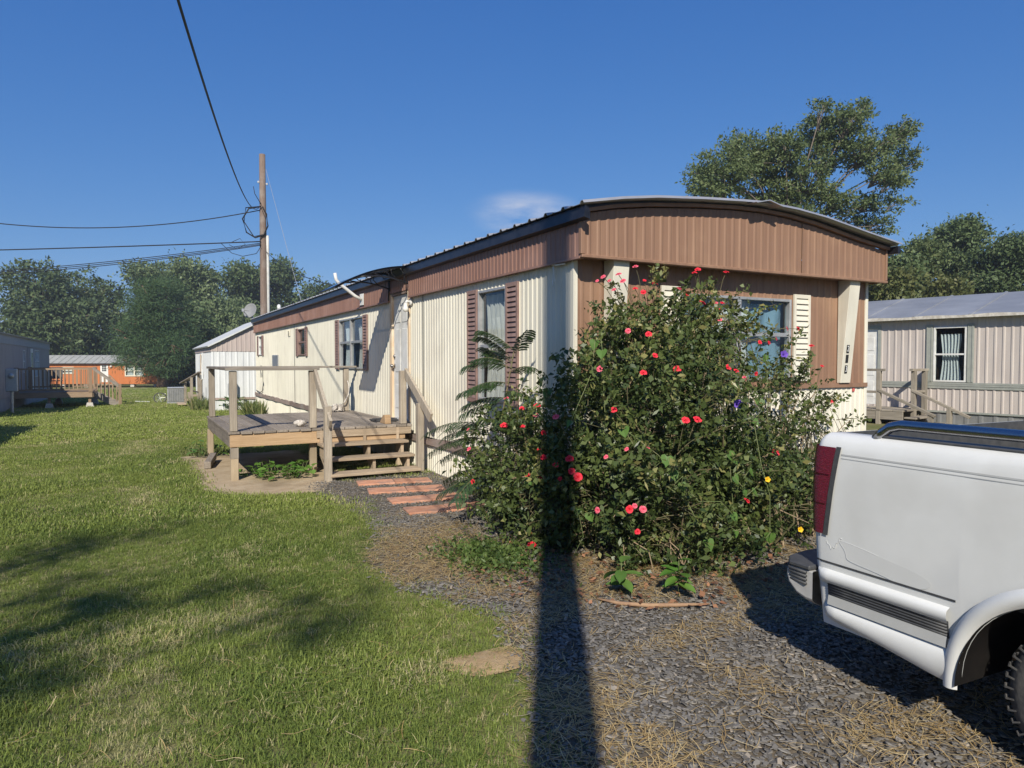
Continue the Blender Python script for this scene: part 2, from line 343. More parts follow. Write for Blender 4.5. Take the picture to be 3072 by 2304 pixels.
# skirting and its warped trim board
yy = YF
while yy < YB - .01:
    ye = min(yy + 1.9, YB); mb = MB()
    corr(mb, 'y', yy, ye, -.3, .40, XW - .012 + random.uniform(-.012, .012), per=.075, amp=.011, bot=lambda u: g(u) - .03)
    part('skirting_panel', mb, m_cream, home, fix=False)
    mb = MB(); mb.grid(lambda u, v: (XW - .035 - .008 * math.sin(u * 7 + yy), yy + u * (ye - yy - .006), .375 + .10 * v + .018 * math.sin(u * 9 + yy * 3) * v), 14, 1)
    part('trim_board', mb, m_trim, home, solid=.022, fix=False); yy = ye
# front: skirting, cream lower wall, brown upper wall
FW = (4.90, 6.52, 1.32, 2.22)
mb = MB(); corr(mb, 'x', XW, XR, -.02, .40, YF - .02, per=.075, amp=.011); part('skirting_panel', mb, m_cream, home, fix=False)
mb = MB(); mb.box(XW - .03, XR + .03, YF - .05, YF - .024, .40, .48); part('trim_board', mb, m_trim, home)
for a, b in ((XW, 5.0), (5.0, 6.4), (6.4, XR)):
    mb = MB(); corr(mb, 'x', a, b, .48, 1.22, YF); part('siding_panel', mb, m_cream, home, fix=False)
mb = MB(); mb.box(XW - .004, XR + .004, YF - .035, YF - .003, 1.215, 1.265); part('ledge_board', mb, m_brownf, home)
for a, b in ((XW + .03, 4.6), (4.6, 6.9), (6.9, XR - .03)):
    mb = MB(); corr(mb, 'x', a, b, 1.26, 2.60, YF, per=.11, amp=.006, openings=[FW]); part('siding_panel', mb, m_brownf, home, fix=False)
mb = MB(); mb.box(XW - .018, XW + .03, YF - .018, YF + .02, .48, 2.50); part('corner_trim', mb, m_cream, home, bevel=.004)
mb = MB(); mb.box(XR - .03, XR + .018, YF - .018, YF + .02, .48, 2.50); part('corner_trim', mb, m_cream, home, bevel=.004)
# far side, rear and floor close the shell
mb = MB(); corr(mb, 'y', YF, YB, -.3, 2.62, XR, out=1); part('siding_panel', mb, m_cream, home, fix=False)
mb = MB(); corr(mb, 'x', XW, XR, -.3, 2.95, YB, out=1); part('siding_panel', mb, m_cream, home, fix=False)
mb = MB(); mb.box(XW + .1, XR - .1, YF + .1, YB - .1, .50, .58); part('floor', mb, m_dark, home)
mb = MB()
mb.box(XW + .09, XR - .09, 9.0, 9.05, .58, 2.6); mb.box(XW + 1.6, XW + 1.65, YF + .1, YB - .1, .58, 2.6); mb.box(XW + .09, XR - .09, 11.2, 11.25, .58, 2.6); mb.box(XW + .09, XR - .09, 15, 15.05, .58, 2.6)
part('partition', mb, m_dark, home)
mb = MB(); mb.box(XW + .05, XR - .05, YF + .05, YB - .05, 2.64, 2.66); part('ceiling', mb, m_dark, home)
# soffit under the front overhang
mb = MB(); mb.box(XW - .04, XR + .05, 5.215, YF + .02, 2.475, 2.495); part('soffit', mb, m_brownf, home)
# fascia: side sheets (broken over the door) and arched front sheet
ftop = [(3.50, 2.845), (3.9, 2.93), (4.3, 2.985), (4.88, 3.04), (5.4, 3.075), (5.79, 3.085), (6.2, 3.07), (6.66, 3.025), (7.38, 2.915), (7.97, 2.845)]
def arch(x): return float(np.interp(x, [p[0] for p in ftop], [p[1] for p in ftop]))
for a, b in ((5.215, 7.4), (7.4, 9.66), (10.58, 13.0), (13.0, 16.5), (16.5, 20.2), (20.2, YB + .05)):
    mb = MB(); corr(mb, 'y', a, b, 2.47, 2.86, XW - .05, per=.085, amp=.008); part('fascia_panel', mb, m_brown, home, fix=False)
    mb = MB(); mb.box(XW - .068, XW - .01, a, b, 2.452, 2.474); part('fascia_edge', mb, m_brown, home)
mb = MB(); corr(mb, 'y', 9.66, 10.58, 2.58, 2.86, XW - .03, per=.085, amp=.006); part('fascia_panel', mb, m_brown, home, fix=False)
for a, b in ((3.55, 5.0), (5.0, 6.45), (6.45, 7.93)):
    mb = MB(); corr(mb, 'x', a, b, 2.485, 3, 5.2, per=.105, amp=.007, top=lambda u: arch(u) - .01); part('fascia_panel', mb, m_brownf, home, fix=False)
mb = MB(); mb.box(3.535, 7.945, 5.172, 5.215, 2.455, 2.487); part('fascia_edge', mb, m_brownf, home, bevel=.006)
mb = MB(); mb.box(3.528, 3.572, 5.178, 5.225, 2.487, 2.86); part('corner_trim', mb, m_brownf, home, bevel=.005)
mb = MB(); mb.box(7.912, 7.945, 5.178, 5.225, 2.487, 2.86); part('corner_trim', mb, m_brownf, home, bevel=.005)
mb = MB(); mb.box(7.90, 7.915, 5.23, YB, 2.46, 2.86); part('fascia_panel', mb, m_brown, home)
def strip(y0, y1, dz0, dz1, n=40):
    b = MB()
    xs_ = [3.50 + (7.97 - 3.50) * i / n for i in range(n + 1)]
    for xa, xb in zip(xs_[:-1], xs_[1:]):
        za, zb = arch(xa), arch(xb)
        b.add([(xa, y0, za + dz0), (xb, y0, zb + dz0), (xb, y1, zb + dz0), (xa, y1, za + dz0), (xa, y0, za + dz1), (xb, y0, zb + dz1), (xb, y1, zb + dz1), (xa, y1, za + dz1)],
              [(0, 1, 5, 4), (3, 7, 6, 2), (0, 3, 2, 1), (4, 5, 6, 7)])
    return b
part('roof_moulding', strip(5.155, 5.21, .0, .032), m_brownf, home, fix=False)
part('drip_flashing', strip(5.165, 5.20, .032, .062), m_black, home, fix=False)
# metal roofing: overlapping sheets with raised ribs, ridge at the crown
rt = [(3.46, 2.905), (3.9, 2.985), (4.3, 3.04), (4.88, 3.09), (5.4, 3.125), (5.72, 3.14), (6.2, 3.125), (6.66, 3.085), (7.38, 2.985), (8.02, 2.90)]
y0 = 5.04; k = 0
while y0 < YB:
    y1 = min(y0 + .915, YB + .12); mb = MB(); cols = []
    nr = 3
    for r_ in range(nr):
        b = y0 + (y1 - y0) * r_ / nr; d = (y1 - y0) / nr
        cols += [(b, 0), (b + .02, .026), (b + .05, .026), (b + .07, 0), (b + .18, 0), (b + .19, .006), (b + .21, .006), (b + .22, 0)]
    cols.append((y1, 0)); n = len(cols)
    mb.v = [(x, y, z + h) for x, z in rt for y, h in cols]
    mb.f = [(i * n + j, (i + 1) * n + j, (i + 1) * n + j + 1, i * n + j + 1) for i in range(len(rt) - 1) for j in range(n - 1)]
    part('roof_panel', mb, m_roof, home, fix=False, solid=.004); y0 = y1 + .0005; k += 1
mb = MB(); mb.prism([(5.52, 3.128), (5.72, 3.172), (5.92, 3.128), (5.90, 3.122), (5.72, 3.162), (5.54, 3.122)], 'y', 5.0, YB + .1); part('ridge_cap', mb, m_roof, home)
mb = MB(); mb.prism([(XW - .11, 2.895), (XW - .125, 2.79), (XW - .062, 2.775), (XW - .062, 2.86)], 'y', 5.06, YB + .1); part('eave_flashing', mb, m_black, home)
mb = MB(); mb.prism([(7.95, 2.80), (8.0, 2.80), (8.0, 2.89), (7.95, 2.885)], 'y', 5.06, YB + .1); part('eave_flashing', mb, m_black, home)

def curtain(mb, along, u0, u1, z0, z1, w0, sgn, folds, depth, gather=0, skew=0):
    def fn(u, v):
        c = (u0 + u1) / 2; uu = u0 + (u1 - u0) * u; uu = uu + (c + skew - uu) * gather * math.sin(v * math.pi) ** 2
        d = w0 + sgn * depth * (math.sin(u * folds * 6.283 + 2 * math.sin(v * 3)) * .5 + .5)
        z = z0 + (z1 - z0) * v
        return (d, uu, z) if along == 'y' else (uu, d, z)
    mb.grid(fn, folds * 8, 14)
def window(parent, along, u0, u1, z0, z1, w0, out, mull=(), rail=None, fr=.03, m=m_alu, cmat=None, cargs=None, depth=.07):
    """sash window set in an opening: frame proud of the wall, pane(s) recessed, curtain behind"""
    s = out
    def bx(b, a0, a1, c0, c1, d0, d1):
        lo, hi = sorted((w0 + s * d0, w0 + s * d1))
        b.box(lo, hi, a0, a1, c0, c1) if along == 'y' else b.box(a0, a1, lo, hi, c0, c1)
    b = MB(); d0, d1 = -.05, .024
    bx(b, u0, u0 + fr, z0, z1, d0, d1); bx(b, u1 - fr, u1, z0, z1, d0, d1); bx(b, u0 + fr, u1 - fr, z0, z0 + fr, d0, d1 + .006); bx(b, u0 + fr, u1 - fr, z1 - fr, z1, d0, d1)
    wnd = part('window', b, m, parent, bevel=.003)
    for q in mull:
        b = MB(); bx(b, q - .03, q + .03, z0 + fr, z1 - fr, -.045, .018); part('mullion', b, m, wnd, bevel=.003)
    edges = [u0 + fr] + [e for q in mull for e in (q - .03, q + .03)] + [u1 - fr]
    for a, c in zip(edges[::2], edges[1::2]):
        if rail:
            b = MB(); bx(b, a, c, rail - .022, rail + .022, -.04, .010); part('meeting_rail', b, m, wnd, bevel=.003)
        for za, zb, dd in ((z0 + fr, rail - .022, -.018), (rail + .022, z1 - fr, -.030)) if rail else ((z0 + fr, z1 - fr, -.025),):
            b = MB(); bx(b, a, c, za, zb, dd, dd + .004); part('pane', b, m_glass, wnd)
    if cmat:
        for (ca, cb, cza, czb, folds, gth, sk, cm) in cargs:
            b = MB(); curtain(b, along, ca, cb, cza, czb, w0 - s * depth, -s, folds, .05, gth, sk); part('curtain', b, cm, wnd, smooth=True, fix=False)
    return wnd
def shutter(parent, along, u0, u1, z0, z1, w0, out, m, step=.052, t=.026):
    def bx(b, a0, a1, c0, c1, d0, d1):
        lo, hi = sorted((w0 + out * d0, w0 + out * d1))
        b.box(lo, hi, a0, a1, c0, c1) if along == 'y' else b.box(a0, a1, lo, hi, c0, c1)
    b = MB(); bx(b, u0, u0 + .035, z0, z1, .012, .012 + t); bx(b, u1 - .035, u1, z0, z1, .012, .012 + t)
    bx(b, u0 + .035, u1 - .035, z0, z0 + .045, .012, .010 + t); bx(b, u0 + .035, u1 - .035, z1 - .045, z1, .012, .010 + t); bx(b, u0 + .035, u1 - .035, z0 + .045, z1 - .045, .012, .016)
    sh = part('shutter', b, m, parent, bevel=.003)
    n = max(3, int((z1 - z0 - .09) / step)); st = (z1 - z0 - .09) / n; tmpl = None
    for i in range(n):
        zc = z0 + .045 + st * (i + .5); ang = R(35)
        if tmpl is None:
            b = MB(); wd = (u1 - u0 - .07)
            c = (w0 + out * (.012 + t * .52), (u0 + u1) / 2, 0) if along == 'y' else ((u0 + u1) / 2, w0 + out * (.012 + t * .52), 0)
            sz = (.008, wd, st * .95) if along == 'y' else (wd, .008, st * .95)
            b.obox(c, sz, (0, -out * R(20), 0) if along == 'y' else (out * R(20), 0, 0)); tmpl = b.mesh('slat', top_of(parent).location); tmpl.materials.append(m)
        o = bpy.data.objects.new('slat', tmpl); COL.objects.link(o); o.parent = sh; o.location.z = zc
    return sh
# side windows
W = WIN[0]; window(home, 'y', *W, XW, -1, rail=1.70, cmat=1, cargs=[(6.72, 7.30, 1.08, 2.2, 5, .25, -.12, m_curt), (7.0, 7.40, 1.08, 2.3, 3, .5, .12, m_curt)])
shutter(home, 'y', 7.42, 7.69, 1.04, 2.37, XW, -1, m_shut); shutter(home, 'y', 6.42, 6.69, 1.04, 2.37, XW, -1, m_shut)
W = WIN[1]; window(home, 'y', *W, XW, -1, mull=(12.93,), rail=1.88, cmat=1, cargs=[(12.1, 12.7, 1.4, 2.2, 5, .2, 0, m_curt), (13.0, 13.6, 1.4, 2.3, 6, .3, .1, m_curtw)])
shutter(home, 'y', 13.72, 13.97, 1.36, 2.34, XW, -1, m_shut); shutter(home, 'y', 11.81, 12.06, 1.36, 2.34, XW, -1, m_shut)
W = WIN[2]; window(home, 'y', *W, XW, -1, rail=1.98, m=m_shut); shutter(home, 'y', 17.64, 17.84, 1.64, 2.33, XW, -1, m_shut); shutter(home, 'y', 16.58, 16.79, 1.64, 2.33, XW, -1, m_shut)
W = WIN[3]; window(home, 'y', *W, XW, -1, rail=2.0, m=m_white); shutter(home, 'y', 23.76, 24.0, 1.69, 2.33, XW, -1, m_shut); shutter(home, 'y', 22.86, 23.10, 1.69, 2.33, XW, -1, m_shut)
# front window pair behind the roses
window(home, 'x', *FW, YF, -1, mull=(5.71,), rail=1.82, cmat=1, cargs=[(4.92, 5.3, 1.33, 2.21, 4, .1, 0, m_curtb), (5.3, 5.68, 1.33, 2.21, 4, .3, .1, m_curtw), (5.74, 5.98, 1.33, 2.21, 3, .35, -.05, m_curtw), (5.94, 6.5, 1.33, 2.16, 2, 0, 0, m_curtb)])
shutter(home, 'x', 6.55, 6.82, 1.30, 2.28, YF, -1, m_shutc, step=.06); shutter(home, 'x', 4.62, 4.87, 1.30, 2.28, YF, -1, m_shutc, step=.06)
# tapering cream fins that carry the front overhang
for x0 in (3.93, 7.33):
    mb = MB(); mb.prism([(YF - .012, 1.268), (YF - .06, 1.268), (5.225, 2.474), (YF - .012, 2.474)], 'x', x0, x0 + .18); fin = part('support_fin', mb, m_cream, home, bevel=.003)
m_num = mat('number_plate', (.02, .02, .02), None); m_numw = mat('number_white', (.7, .7, .68), None)
fang = math.atan2(.105 + .01, 1.206)
for z, ch in ((1.67, '2'), (1.555, None), (1.43, '3')):
    yf = YF - .06 - (z - 1.268) / 1.206 * .115
    mb = MB(); mb.obox((7.40, yf - .004, z), (.045, .004, .095), (math.atan2(.115, 1.206), 0, 0)); pl = part('house_number', mb, m_num, home)
    if ch:
        fc = bpy.data.curves.new('numeral', 'FONT'); fc.body = ch; fc.size = .095; fc.align_x = 'CENTER'; fc.align_y = 'CENTER'; fc.extrude = .0008; fc.materials.append(m_numw)
        tmp = bpy.data.objects.new('numeral_text', fc); COL.objects.link(tmp); bpy.context.view_layer.update(); nme = bpy.data.meshes.new_from_object(tmp.evaluated_get(bpy.context.evaluated_depsgraph_get())); bpy.data.objects.remove(tmp)
        fo = bpy.data.objects.new('numeral', nme); COL.objects.link(fo); fo.parent = pl; fo.location = Vector((7.40, yf - .0078, z)) - home.location; fo.rotation_euler = (R(90) + math.atan2(.115, 1.206), 0, 0); fo.scale = (.75, 1, 1)
mb = MB(); mb.box(7.62, 7.66, YF - .016, YF - .010, 1.16, 1.205); part('reflector', mb, mat('red_sticker', (.5, .06, .05), (.55, .2, .17), 40), home)
# front door in a weathered jamb
d0, d1, dz0, dz1 = DOOR
mb = MB(); mb.box(XW - .022, XW + .05, d1, d1 + .10, dz0, dz1 + .03); part('door_jamb', mb, wood('jamb_wood', 'z', (.45, .33, .21), (.58, .46, .32), (.7, .66, .58)), home, bevel=.003)
mb = MB(); mb.box(XW - .022, XW + .05, d0 - .06, d0, dz0, dz1 + .03); part('door_jamb', mb, MATS['jamb_wood'], home, bevel=.003)
mb = MB(); mb.box(XW - .022, XW + .05, d0, d1, dz1, dz1 + .035); part('door_head', mb, m_trim, home)
mb = MB(); mb.box(XW - .05, XW + .05, d0, d1, dz0 - .02, dz0 + .02); part('door_sill', mb, m_alu, home)
mb = MB(); mb.box(XW + .012, XW + .05, d0 + .004, d1 - .004, dz0 + .022, dz1 - .004); door = part('door', mb, m_white, home, bevel=.003)
for za, zb in ((.80, 1.16), (1.36, 2.02), (2.12, 2.42)):
    for ya, yb in ((d0 + .09, d0 + .32), (d0 + .40, d0 + .63)):
        mb = MB(); mb.box(XW + .004, XW + .012, ya, yb, za, zb); part('door_panel', mb, m_white, door, bevel=.006)
m_brass = mat('old_chrome', (.45, .43, .40), (.3, .28, .25), 20, .3, metal=.9)
mb = MB(); mb.lathe([(.008, 0), (.012, -.03), (.028, -.04), (.03, -.06), (.018, -.075), (0.001, -.078)], (XW + .012, d1 - .06, 1.45), 14, 'x'); mb.lathe([(.035, 0), (.035, -.006)], (XW + .0118, d1 - .06, 1.45), 14, 'x'); part('door_knob', mb, m_brass, door, smooth=True)
mb = MB(); mb.lathe([(.03, 0), (.03, -.015), (.02, -.025), (.001, -.026)], (XW + .012, d1 - .06, 1.60), 14, 'x'); part('deadbolt', mb, m_brass, door, smooth=True)
# small wall vent, access grille, roof gooseneck
mb = MB()
for i in range(4): mb.obox((XW - .022, 18.74, 2.20 + i * .035), (.03, .16, .008), (0, R(-35), 0))
mb.box(XW - .03, XW - .004, 18.65, 18.66, 2.17, 2.34); mb.box(XW - .03, XW - .004, 18.82, 18.83, 2.17, 2.34); part('wall_vent', mb, m_shutc, home)
mb = MB(); mb.box(XW - .03, XW - .004, 20.3, 21.2, 1.37, 1.70); gr = part('access_grille', mb, m_alu, home, bevel=.004)
for i in range(9):
    mb = MB(); mb.obox((XW - .036, 20.75, 1.40 + i * .034), (.012, .84, .012), (0, R(30), 0)); part('louvre', mb, m_alu, gr)
mb = MB(); mb.tube([(4.0, 22.4, 2.95), (4.0, 22.4, 3.12), (3.99, 22.36, 3.19), (3.97, 22.28, 3.22), (3.95, 22.18, 3.19), (3.95, 22.15, 3.12)], .055, 12); part('roof_vent', mb, m_white, home, smooth=True)
mb = MB(); mb.tube([(3.57, 5.72, 2.46), (3.55, 5.68, 2.40), (3.55, 5.66, 2.30), (3.56, 5.70, 2.24), (3.57, 5.73, 2.30), (3.57, 5.70, 2.40)], .006, 6); mb.tube([(3.565, 5.5, 2.44), (3.55, 5.62, 2.44), (3.56, 5.74, 2.46)], .008, 6); part('cable_end', mb, m_white, home)
# hanging cable loop on the side wall
mb = MB(); mb.tube([(XW - .03, 22.9, 1.3), (XW - .035, 22.9, 1.05), (XW - .03, 22.85, .8), (XW - .03, 23.0, .58), (XW - .04, 23.4, .52), (XW - .04, 24.2, .56)], .012, 6); mb.tube([(XW - .03, 23.1, 1.32), (XW - .03, 23.25, 1.38), (XW - .03, 23.35, 1.25), (XW - .03, 23.25, 1.0)], .01, 6); part('cable', mb, m_black, home)

# ---------------------------------------------------------------- door awning, wall light, dish and its old mount
aw = root('door_awning', (XW, 10.12, 2.63), 'curved clear canopy with black scrolled brackets over the front door', 'awning')
AY0, AY1 = 9.69, 10.57
def acurve(t): x = 3.575 - 1.10 * t; return x, 2.90 - .35 * t ** 1.9
mb = MB(); mb.grid(lambda u, v: (acurve(u)[0], AY0 - .03 + (AY1 - AY0 + .06) * v, acurve(u)[1] + .012), 16, 4)
m_poly = glassmat('smoked_sheet', (.30, .28, .27), .15); part('canopy_sheet', mb, m_poly, aw, smooth=True, fix=False, solid=.005)
for y in (AY0, AY1):
    mb = MB(); mb.tube([(acurve(t / 12)[0], y, acurve(t / 12)[1]) for t in range(13)], .017, 8); br = part('bracket', mb, m_black, aw, smooth=True)
    low = lambda t: (3.575 - .62 * t, y, 2.655 + .075 * math.sin(t * 2.2) + .02 * t)
    mb = MB(); mb.tube([low(t / 10) for t in range(11)] + [(acurve(.72)[0], y, acurve(.72)[1])], .012, 8); part('lower_arm', mb, m_black, br, smooth=True)
    mb = MB(); mb.box(3.55, 3.578, y - .02, y + .02, 2.62, 2.90); part('mounting_plate', mb, m_black, br)
    for i in range(5):
        t0 = .12 + i * .16; p = Vector(low(t0 * 1.1)); ax, az = acurve(t0 * .75 + .05); q = Vector((ax, y, az)); md_ = (p + q) / 2 + Vector((.035 * (-1) ** i, 0, 0))
        mb = MB(); mb.tube([p, p.lerp(md_, .6), md_, md_.lerp(q, .5), q], .007, 6); part('scroll', mb, m_black, br, smooth=True)
for x, z in ((acurve(1)[0], acurve(1)[1]), (acurve(.5)[0], acurve(.5)[1] + .003)):
    mb = MB(); mb.tube([(x, AY0 - .03, z), (x, AY1 + .03, z)], .011, 8); part('cross_bar', mb, m_black, aw)
lt = root('wall_light', (XW, 9.66, 2.36), 'white porch light with a bare bulb beside the door', 'lamp')
mb = MB(); mb.lathe([(.055, 0), (.055, -.02), (.045, -.03), (.03, -.032)], (XW - .008, 9.66, 2.39), 16, 'x'); mb.tube([(XW - .03, 9.66, 2.39), (XW - .08, 9.66, 2.40), (XW - .1, 9.66, 2.37)], .018, 10); part('lamp_base', mb, m_white, lt, smooth=True)
mb = MB(); mb.lathe([(.02, 0), (.024, -.03), (.04, -.07), (.042, -.09), (.03, -.12), (.001, -.13)], (XW - .1, 9.66, 2.37), 14); part('bulb', mb, mat('bulb_glass', (.75, .73, .66), (.7, .68, .62), 5, .2), lt, smooth=True)
jm = root('antenna_mount', (XW - .06, 11.95, 2.6), 'old white satellite dish arm bolted to the brown fascia', 'antenna mount')
mb = MB(); mb.obox((XW - .075, 11.95, 2.6), (.012, .16, .2), (0, 0, .1)); part('foot_plate', mb, m_white, jm, bevel=.003)
mb = MB(); mb.tube([(XW - .085, 11.95, 2.6), (XW - .2, 11.95, 2.66), (XW - .48, 11.92, 2.86), (XW - .53, 11.92, 2.92), (XW - .55, 11.92, 3.03)], .028, 10); part('arm', mb, m_white, jm, smooth=True)
ds = root('satellite_dish', (XW - .05, 24.62, 2.75), 'grey satellite dish on a mast at the rear roof corner', 'satellite dish')
mb = MB(); mb.tube([(XW - .03, 24.58, 2.65), (XW - .06, 24.68, 2.8), (XW - .07, 24.72, 3.1)], .025, 8); part('mast', mb, m_alu, ds, smooth=True)
dn = Vector((-.75, -.62, .28)).normalized(); du = dn.cross(Vector((0, 0, 1))).normalized(); dv = du.cross(dn); dc = Vector((XW - .09, 24.75, 3.2))
mb = MB(); mb.grid(lambda u, v: tuple(dc + (du * math.cos(v * 6.2832) * .27 + dv * math.sin(v * 6.2832) * .25) * u + dn * .07 * u * u), 8, 28)
part('reflector_dish', mb, mat('dish_grey', (.20, .205, .21), (.25, .25, .25), 6, .6), ds, smooth=True, fix=False, solid=.006)
mb = MB(); mb.bar(dc - dv * .24 + dn * .06, dc + dn * .38 - dv * .1, .02, .025); mb.obox(dc + dn * .38 - dv * .1, (.06, .06, .1)); part('feed_arm', mb, m_alu, ds)

# ================================================================ porch
m_wx = wood('weathered_x', 'x', (.22, .19, .155), (.34, .30, .25), (.16, .135, .11)); m_wy = wood('weathered_y', 'y', (.21, .175, .14), (.32, .275, .225), (.14, .12, .10)); m_wz = wood('weathered_z', 'z', (.25, .21, .16), (.38, .33, .26), (.17, .14, .11))
m_new = wood('tan_board', 'x', (.40, .26, .14), (.50, .35, .21), (.30, .2, .12)); m_newz = wood('tan_post', 'z', (.36, .28, .18), (.46, .37, .26), (.26, .21, .14)); m_tread = wood('tread_wood', 'x', (.33, .25, .17), (.44, .35, .25), (.24, .19, .13))
DX0, DX1, DY0, DY1, DZ = 1.05, 3.52, 9.5, 12.45, .62
dk = root('porch', (DX0, DY0, 0), 'weathered wooden porch with steps and railings at the front door', 'porch')
x = DX0; i = 0
while x < DX1 - .02:
    wd = .138; x1 = min(x + wd, DX1); yb = DY1 + .14 * (x - DX0) / 2.4
    mb = MB(); mb.box(x, x1, DY0 - .03 + random.uniform(-.008, .008), yb + random.uniform(-.01, .01), DZ - .034 + random.uniform(-.003, .003), DZ + random.uniform(-.002, .003))
    part('deck_plank', mb, m_wy, dk, bevel=.004); x = x1 + .012
mb = MB(); mb.box(DX0 + .02, DX1 - .1, DY0 - .012, DY0 + .026, DZ - .20, DZ - .037); part('rim_joist', mb, m_new, dk, bevel=.003)
mb = MB(); mb.box(DX0 + .012, DX0 + .05, DY0 + .026, DY1, DZ - .20, DZ - .037); part('rim_joist', mb, m_wy, dk, bevel=.003)
mb = MB(); mb.box(DX0 + .05, DX1 - .02, DY1 - .04, DY1, DZ - .20, DZ - .037); part('rim_joist', mb, m_wx, dk, bevel=.003)
for yj in (10.1, 10.7, 11.3, 11.9):
    mb = MB(); mb.box(DX0 + .052, DX1 - .02, yj, yj + .04, DZ - .185, DZ - .038); part('joist', mb, m_wx, dk)
def post(x, y, z0, z1, m=m_wz, s=.09, nm='post', par=dk):
    mb = MB(); mb.box(x - s / 2, x + s / 2, y - s / 2, y + s / 2, z0, z1); return part(nm, mb, m, par, bevel=.006)
for (x, y, z0, z1, m) in ((1.115, 9.445, -.03, .42, m_newz), (1.115, 9.51, .625, 1.40, m_wz), (2.12, 9.52, .625, 1.40, m_wz), (2.14, 9.62, -.03, .42, m_newz), (1.11, 12.2, .625, 1.40, m_wz), (1.08, 12.2, -.08, .42, m_newz), (3.38, 12.5, .625, 1.40, m_wz), (3.40, 9.53, .625, 1.39, m_wz), (3.36, 9.56, -.03, .42, m_newz), (3.40, 12.3, -.08, .42, m_newz)): post(x, y, z0, z1, m)
post(1.115, 9.445, .28, .42, m_wz, .097, 'post_splice')
def beam(nm, p, q, w_, h_, m, par=dk, up=(0, 0, 1)):
    mb = MB(); mb.bar(p, q, w_, h_, up); return part(nm, mb, m, par, bevel=.004)
beam('handrail', (1.02, 9.51, 1.425), (2.20, 9.51, 1.425), .14, .038, m_wx); beam('handrail', (1.10, 9.585, 1.424), (1.10, 12.27, 1.424), .12, .036, m_wy); beam('handrail', (1.165, 12.22, 1.423), (3.56, 12.50, 1.423), .11, .034, m_wx)
# steps
for x in (2.22, 2.82, 3.30):
    mb = MB(); mb.prism([(9.49, .585), (9.49, .25), (8.93, -.05), (8.80, -.05), (8.80, .05), (9.03, .05), (9.03, .22), (9.27, .22), (9.27, .385), (9.46, .385), (9.46, .585)], 'x', x - .019, x + .019); part('stringer', mb, m_tread, dk)
for k, (yf, z) in enumerate(((9.22, .42), (8.98, .255), (8.74, .09))):
    mb = MB(); mb.box(2.17 - .0 * k, 3.38, yf, yf + .27, z - .036, z); part('tread', mb, m_tread, dk, bevel=.004)
mb = MB(); mb.box(2.16, 3.50, 9.462, 9.486, .49, .583); part('riser_board', mb, m_tread, dk)
post(2.145, 8.80, -.06, .96); post(3.43, 8.92, -.06, .95)
beam('stair_rail', (2.145, 9.50, 1.385), (2.145, 8.66, .74), .04, .12, m_wz); beam('stair_rail', (3.43, 9.50, 1.37), (3.43, 8.52, .78), .04, .13, m_wz)

# ================================================================ small things round the porch
m_terra = mat('terracotta', (.46, .215, .13), (.54, .29, .19), 14, .85, bump=.4, bscale=90, c3=(.30, .19, .15), s3=5, f3=.8, spec=.2, vary=.12)
rows = [((2.40, 8.40), (3.30, 8.22), 'paver in the row touching the bottom step'), ((2.36, 7.82), (3.24, 7.64), 'paver in the second row out from the steps'), ((2.40, 7.17), (3.27, 7.07), 'paver in the third row out from the steps'), ((2.38, 6.60), (3.24, 6.50), 'paver in the row farthest out from the steps')]
for (a, b, txt) in rows:
    a, b = Vector((*a, 0)), Vector((*b, 0)); d = (b - a).normalized(); ang = math.atan2(d.y, d.x)
    for s_, wh in ((0, 'lawn side'), (1, 'wall side')):
        c = a.lerp(b, .25 + .5 * s_) + Vector((0, 0, .004)); mb = MB(); mb.obox(c, ((b - a).length / 2 - .008, .30, .05), (random.uniform(-.012, .012), random.uniform(-.012, .012), ang + random.uniform(-.02, .02)))
        single('paver', mb, m_terra, (c.x, c.y, 0), 'terracotta %s, %s' % (txt, wh), 'paver', 'terracotta pavers leading to the steps', bevel=.006)
mb = MB()
for i in range(5): mb.obox((3.30 + random.uniform(-.02, .02), 9.98 + i * .06, DZ + .022 + .012 * (i % 2)), (.34, .045, .02), (0, 0, random.uniform(-.05, .05)))
mb.box(3.14, 3.46, 9.95, 10.25, DZ + .004, DZ + .012)
single('door_mat', mb, mat('mat_rubber', (.03, .03, .032), (.06, .06, .06), 20, .8), (3.3, 10.1, DZ), 'dark slatted mat on the porch boards at the door', 'door mat', bevel=.003)
mb = MB(); mb.prism([(9.60, DZ + .004), (9.86, DZ + .004), (9.70, DZ + .13), (9.62, DZ + .13)], 'x', 3.16, 3.25); single('wood_wedge', mb, m_new, (3.2, 9.7, DZ), 'small tan wooden wedge on the porch beside the stair post', 'wedge', bevel=.004)
m_rope = mat('rope', (.62, .58, .52), (.45, .4, .35), 60, .9, bump=.5)
mb = MB(); c = Vector((3.2, 12.35, DZ + .05)); pts = []
for i in range(90):
    t = i * .42; pts.append(c + Vector((math.cos(t) * (.09 + .03 * math.sin(i * 1.7)), math.sin(t * 1.03) * (.07 + .03 * math.cos(i * 2.1)), -.03 + .0012 * i + .02 * math.sin(i * 2.9))))
mb.tube(pts, .012, 6); mb.tube([pts[-1], c + Vector((.12, .02, .12)), c + Vector((.2, .05, .25)), c + Vector((.22, .08, .38)), c + Vector((.2, .1, .5))], .012, 6)
single('rope_coil', mb, m_rope, (3.2, 12.35, DZ), 'tangled pale rope coiled on the porch by the wall post', 'rope', smooth=True)
mb = MB(); mb.grid(lambda u, v: (2.02 + .07 * math.cos(v * 6.2832) * math.sin(u * 3.1416) * (1 + .4 * math.sin(7 * v * 6.28 + 9 * u)), 9.83 + .05 * math.sin(v * 6.2832) * math.sin(u * 3.1416) * (1 + .2 * math.cos(5 * v * 6.28)), DZ + .045 - .04 * math.cos(u * 3.1416) + .012 * math.sin(v * 31 + u * 8)), 10, 24)
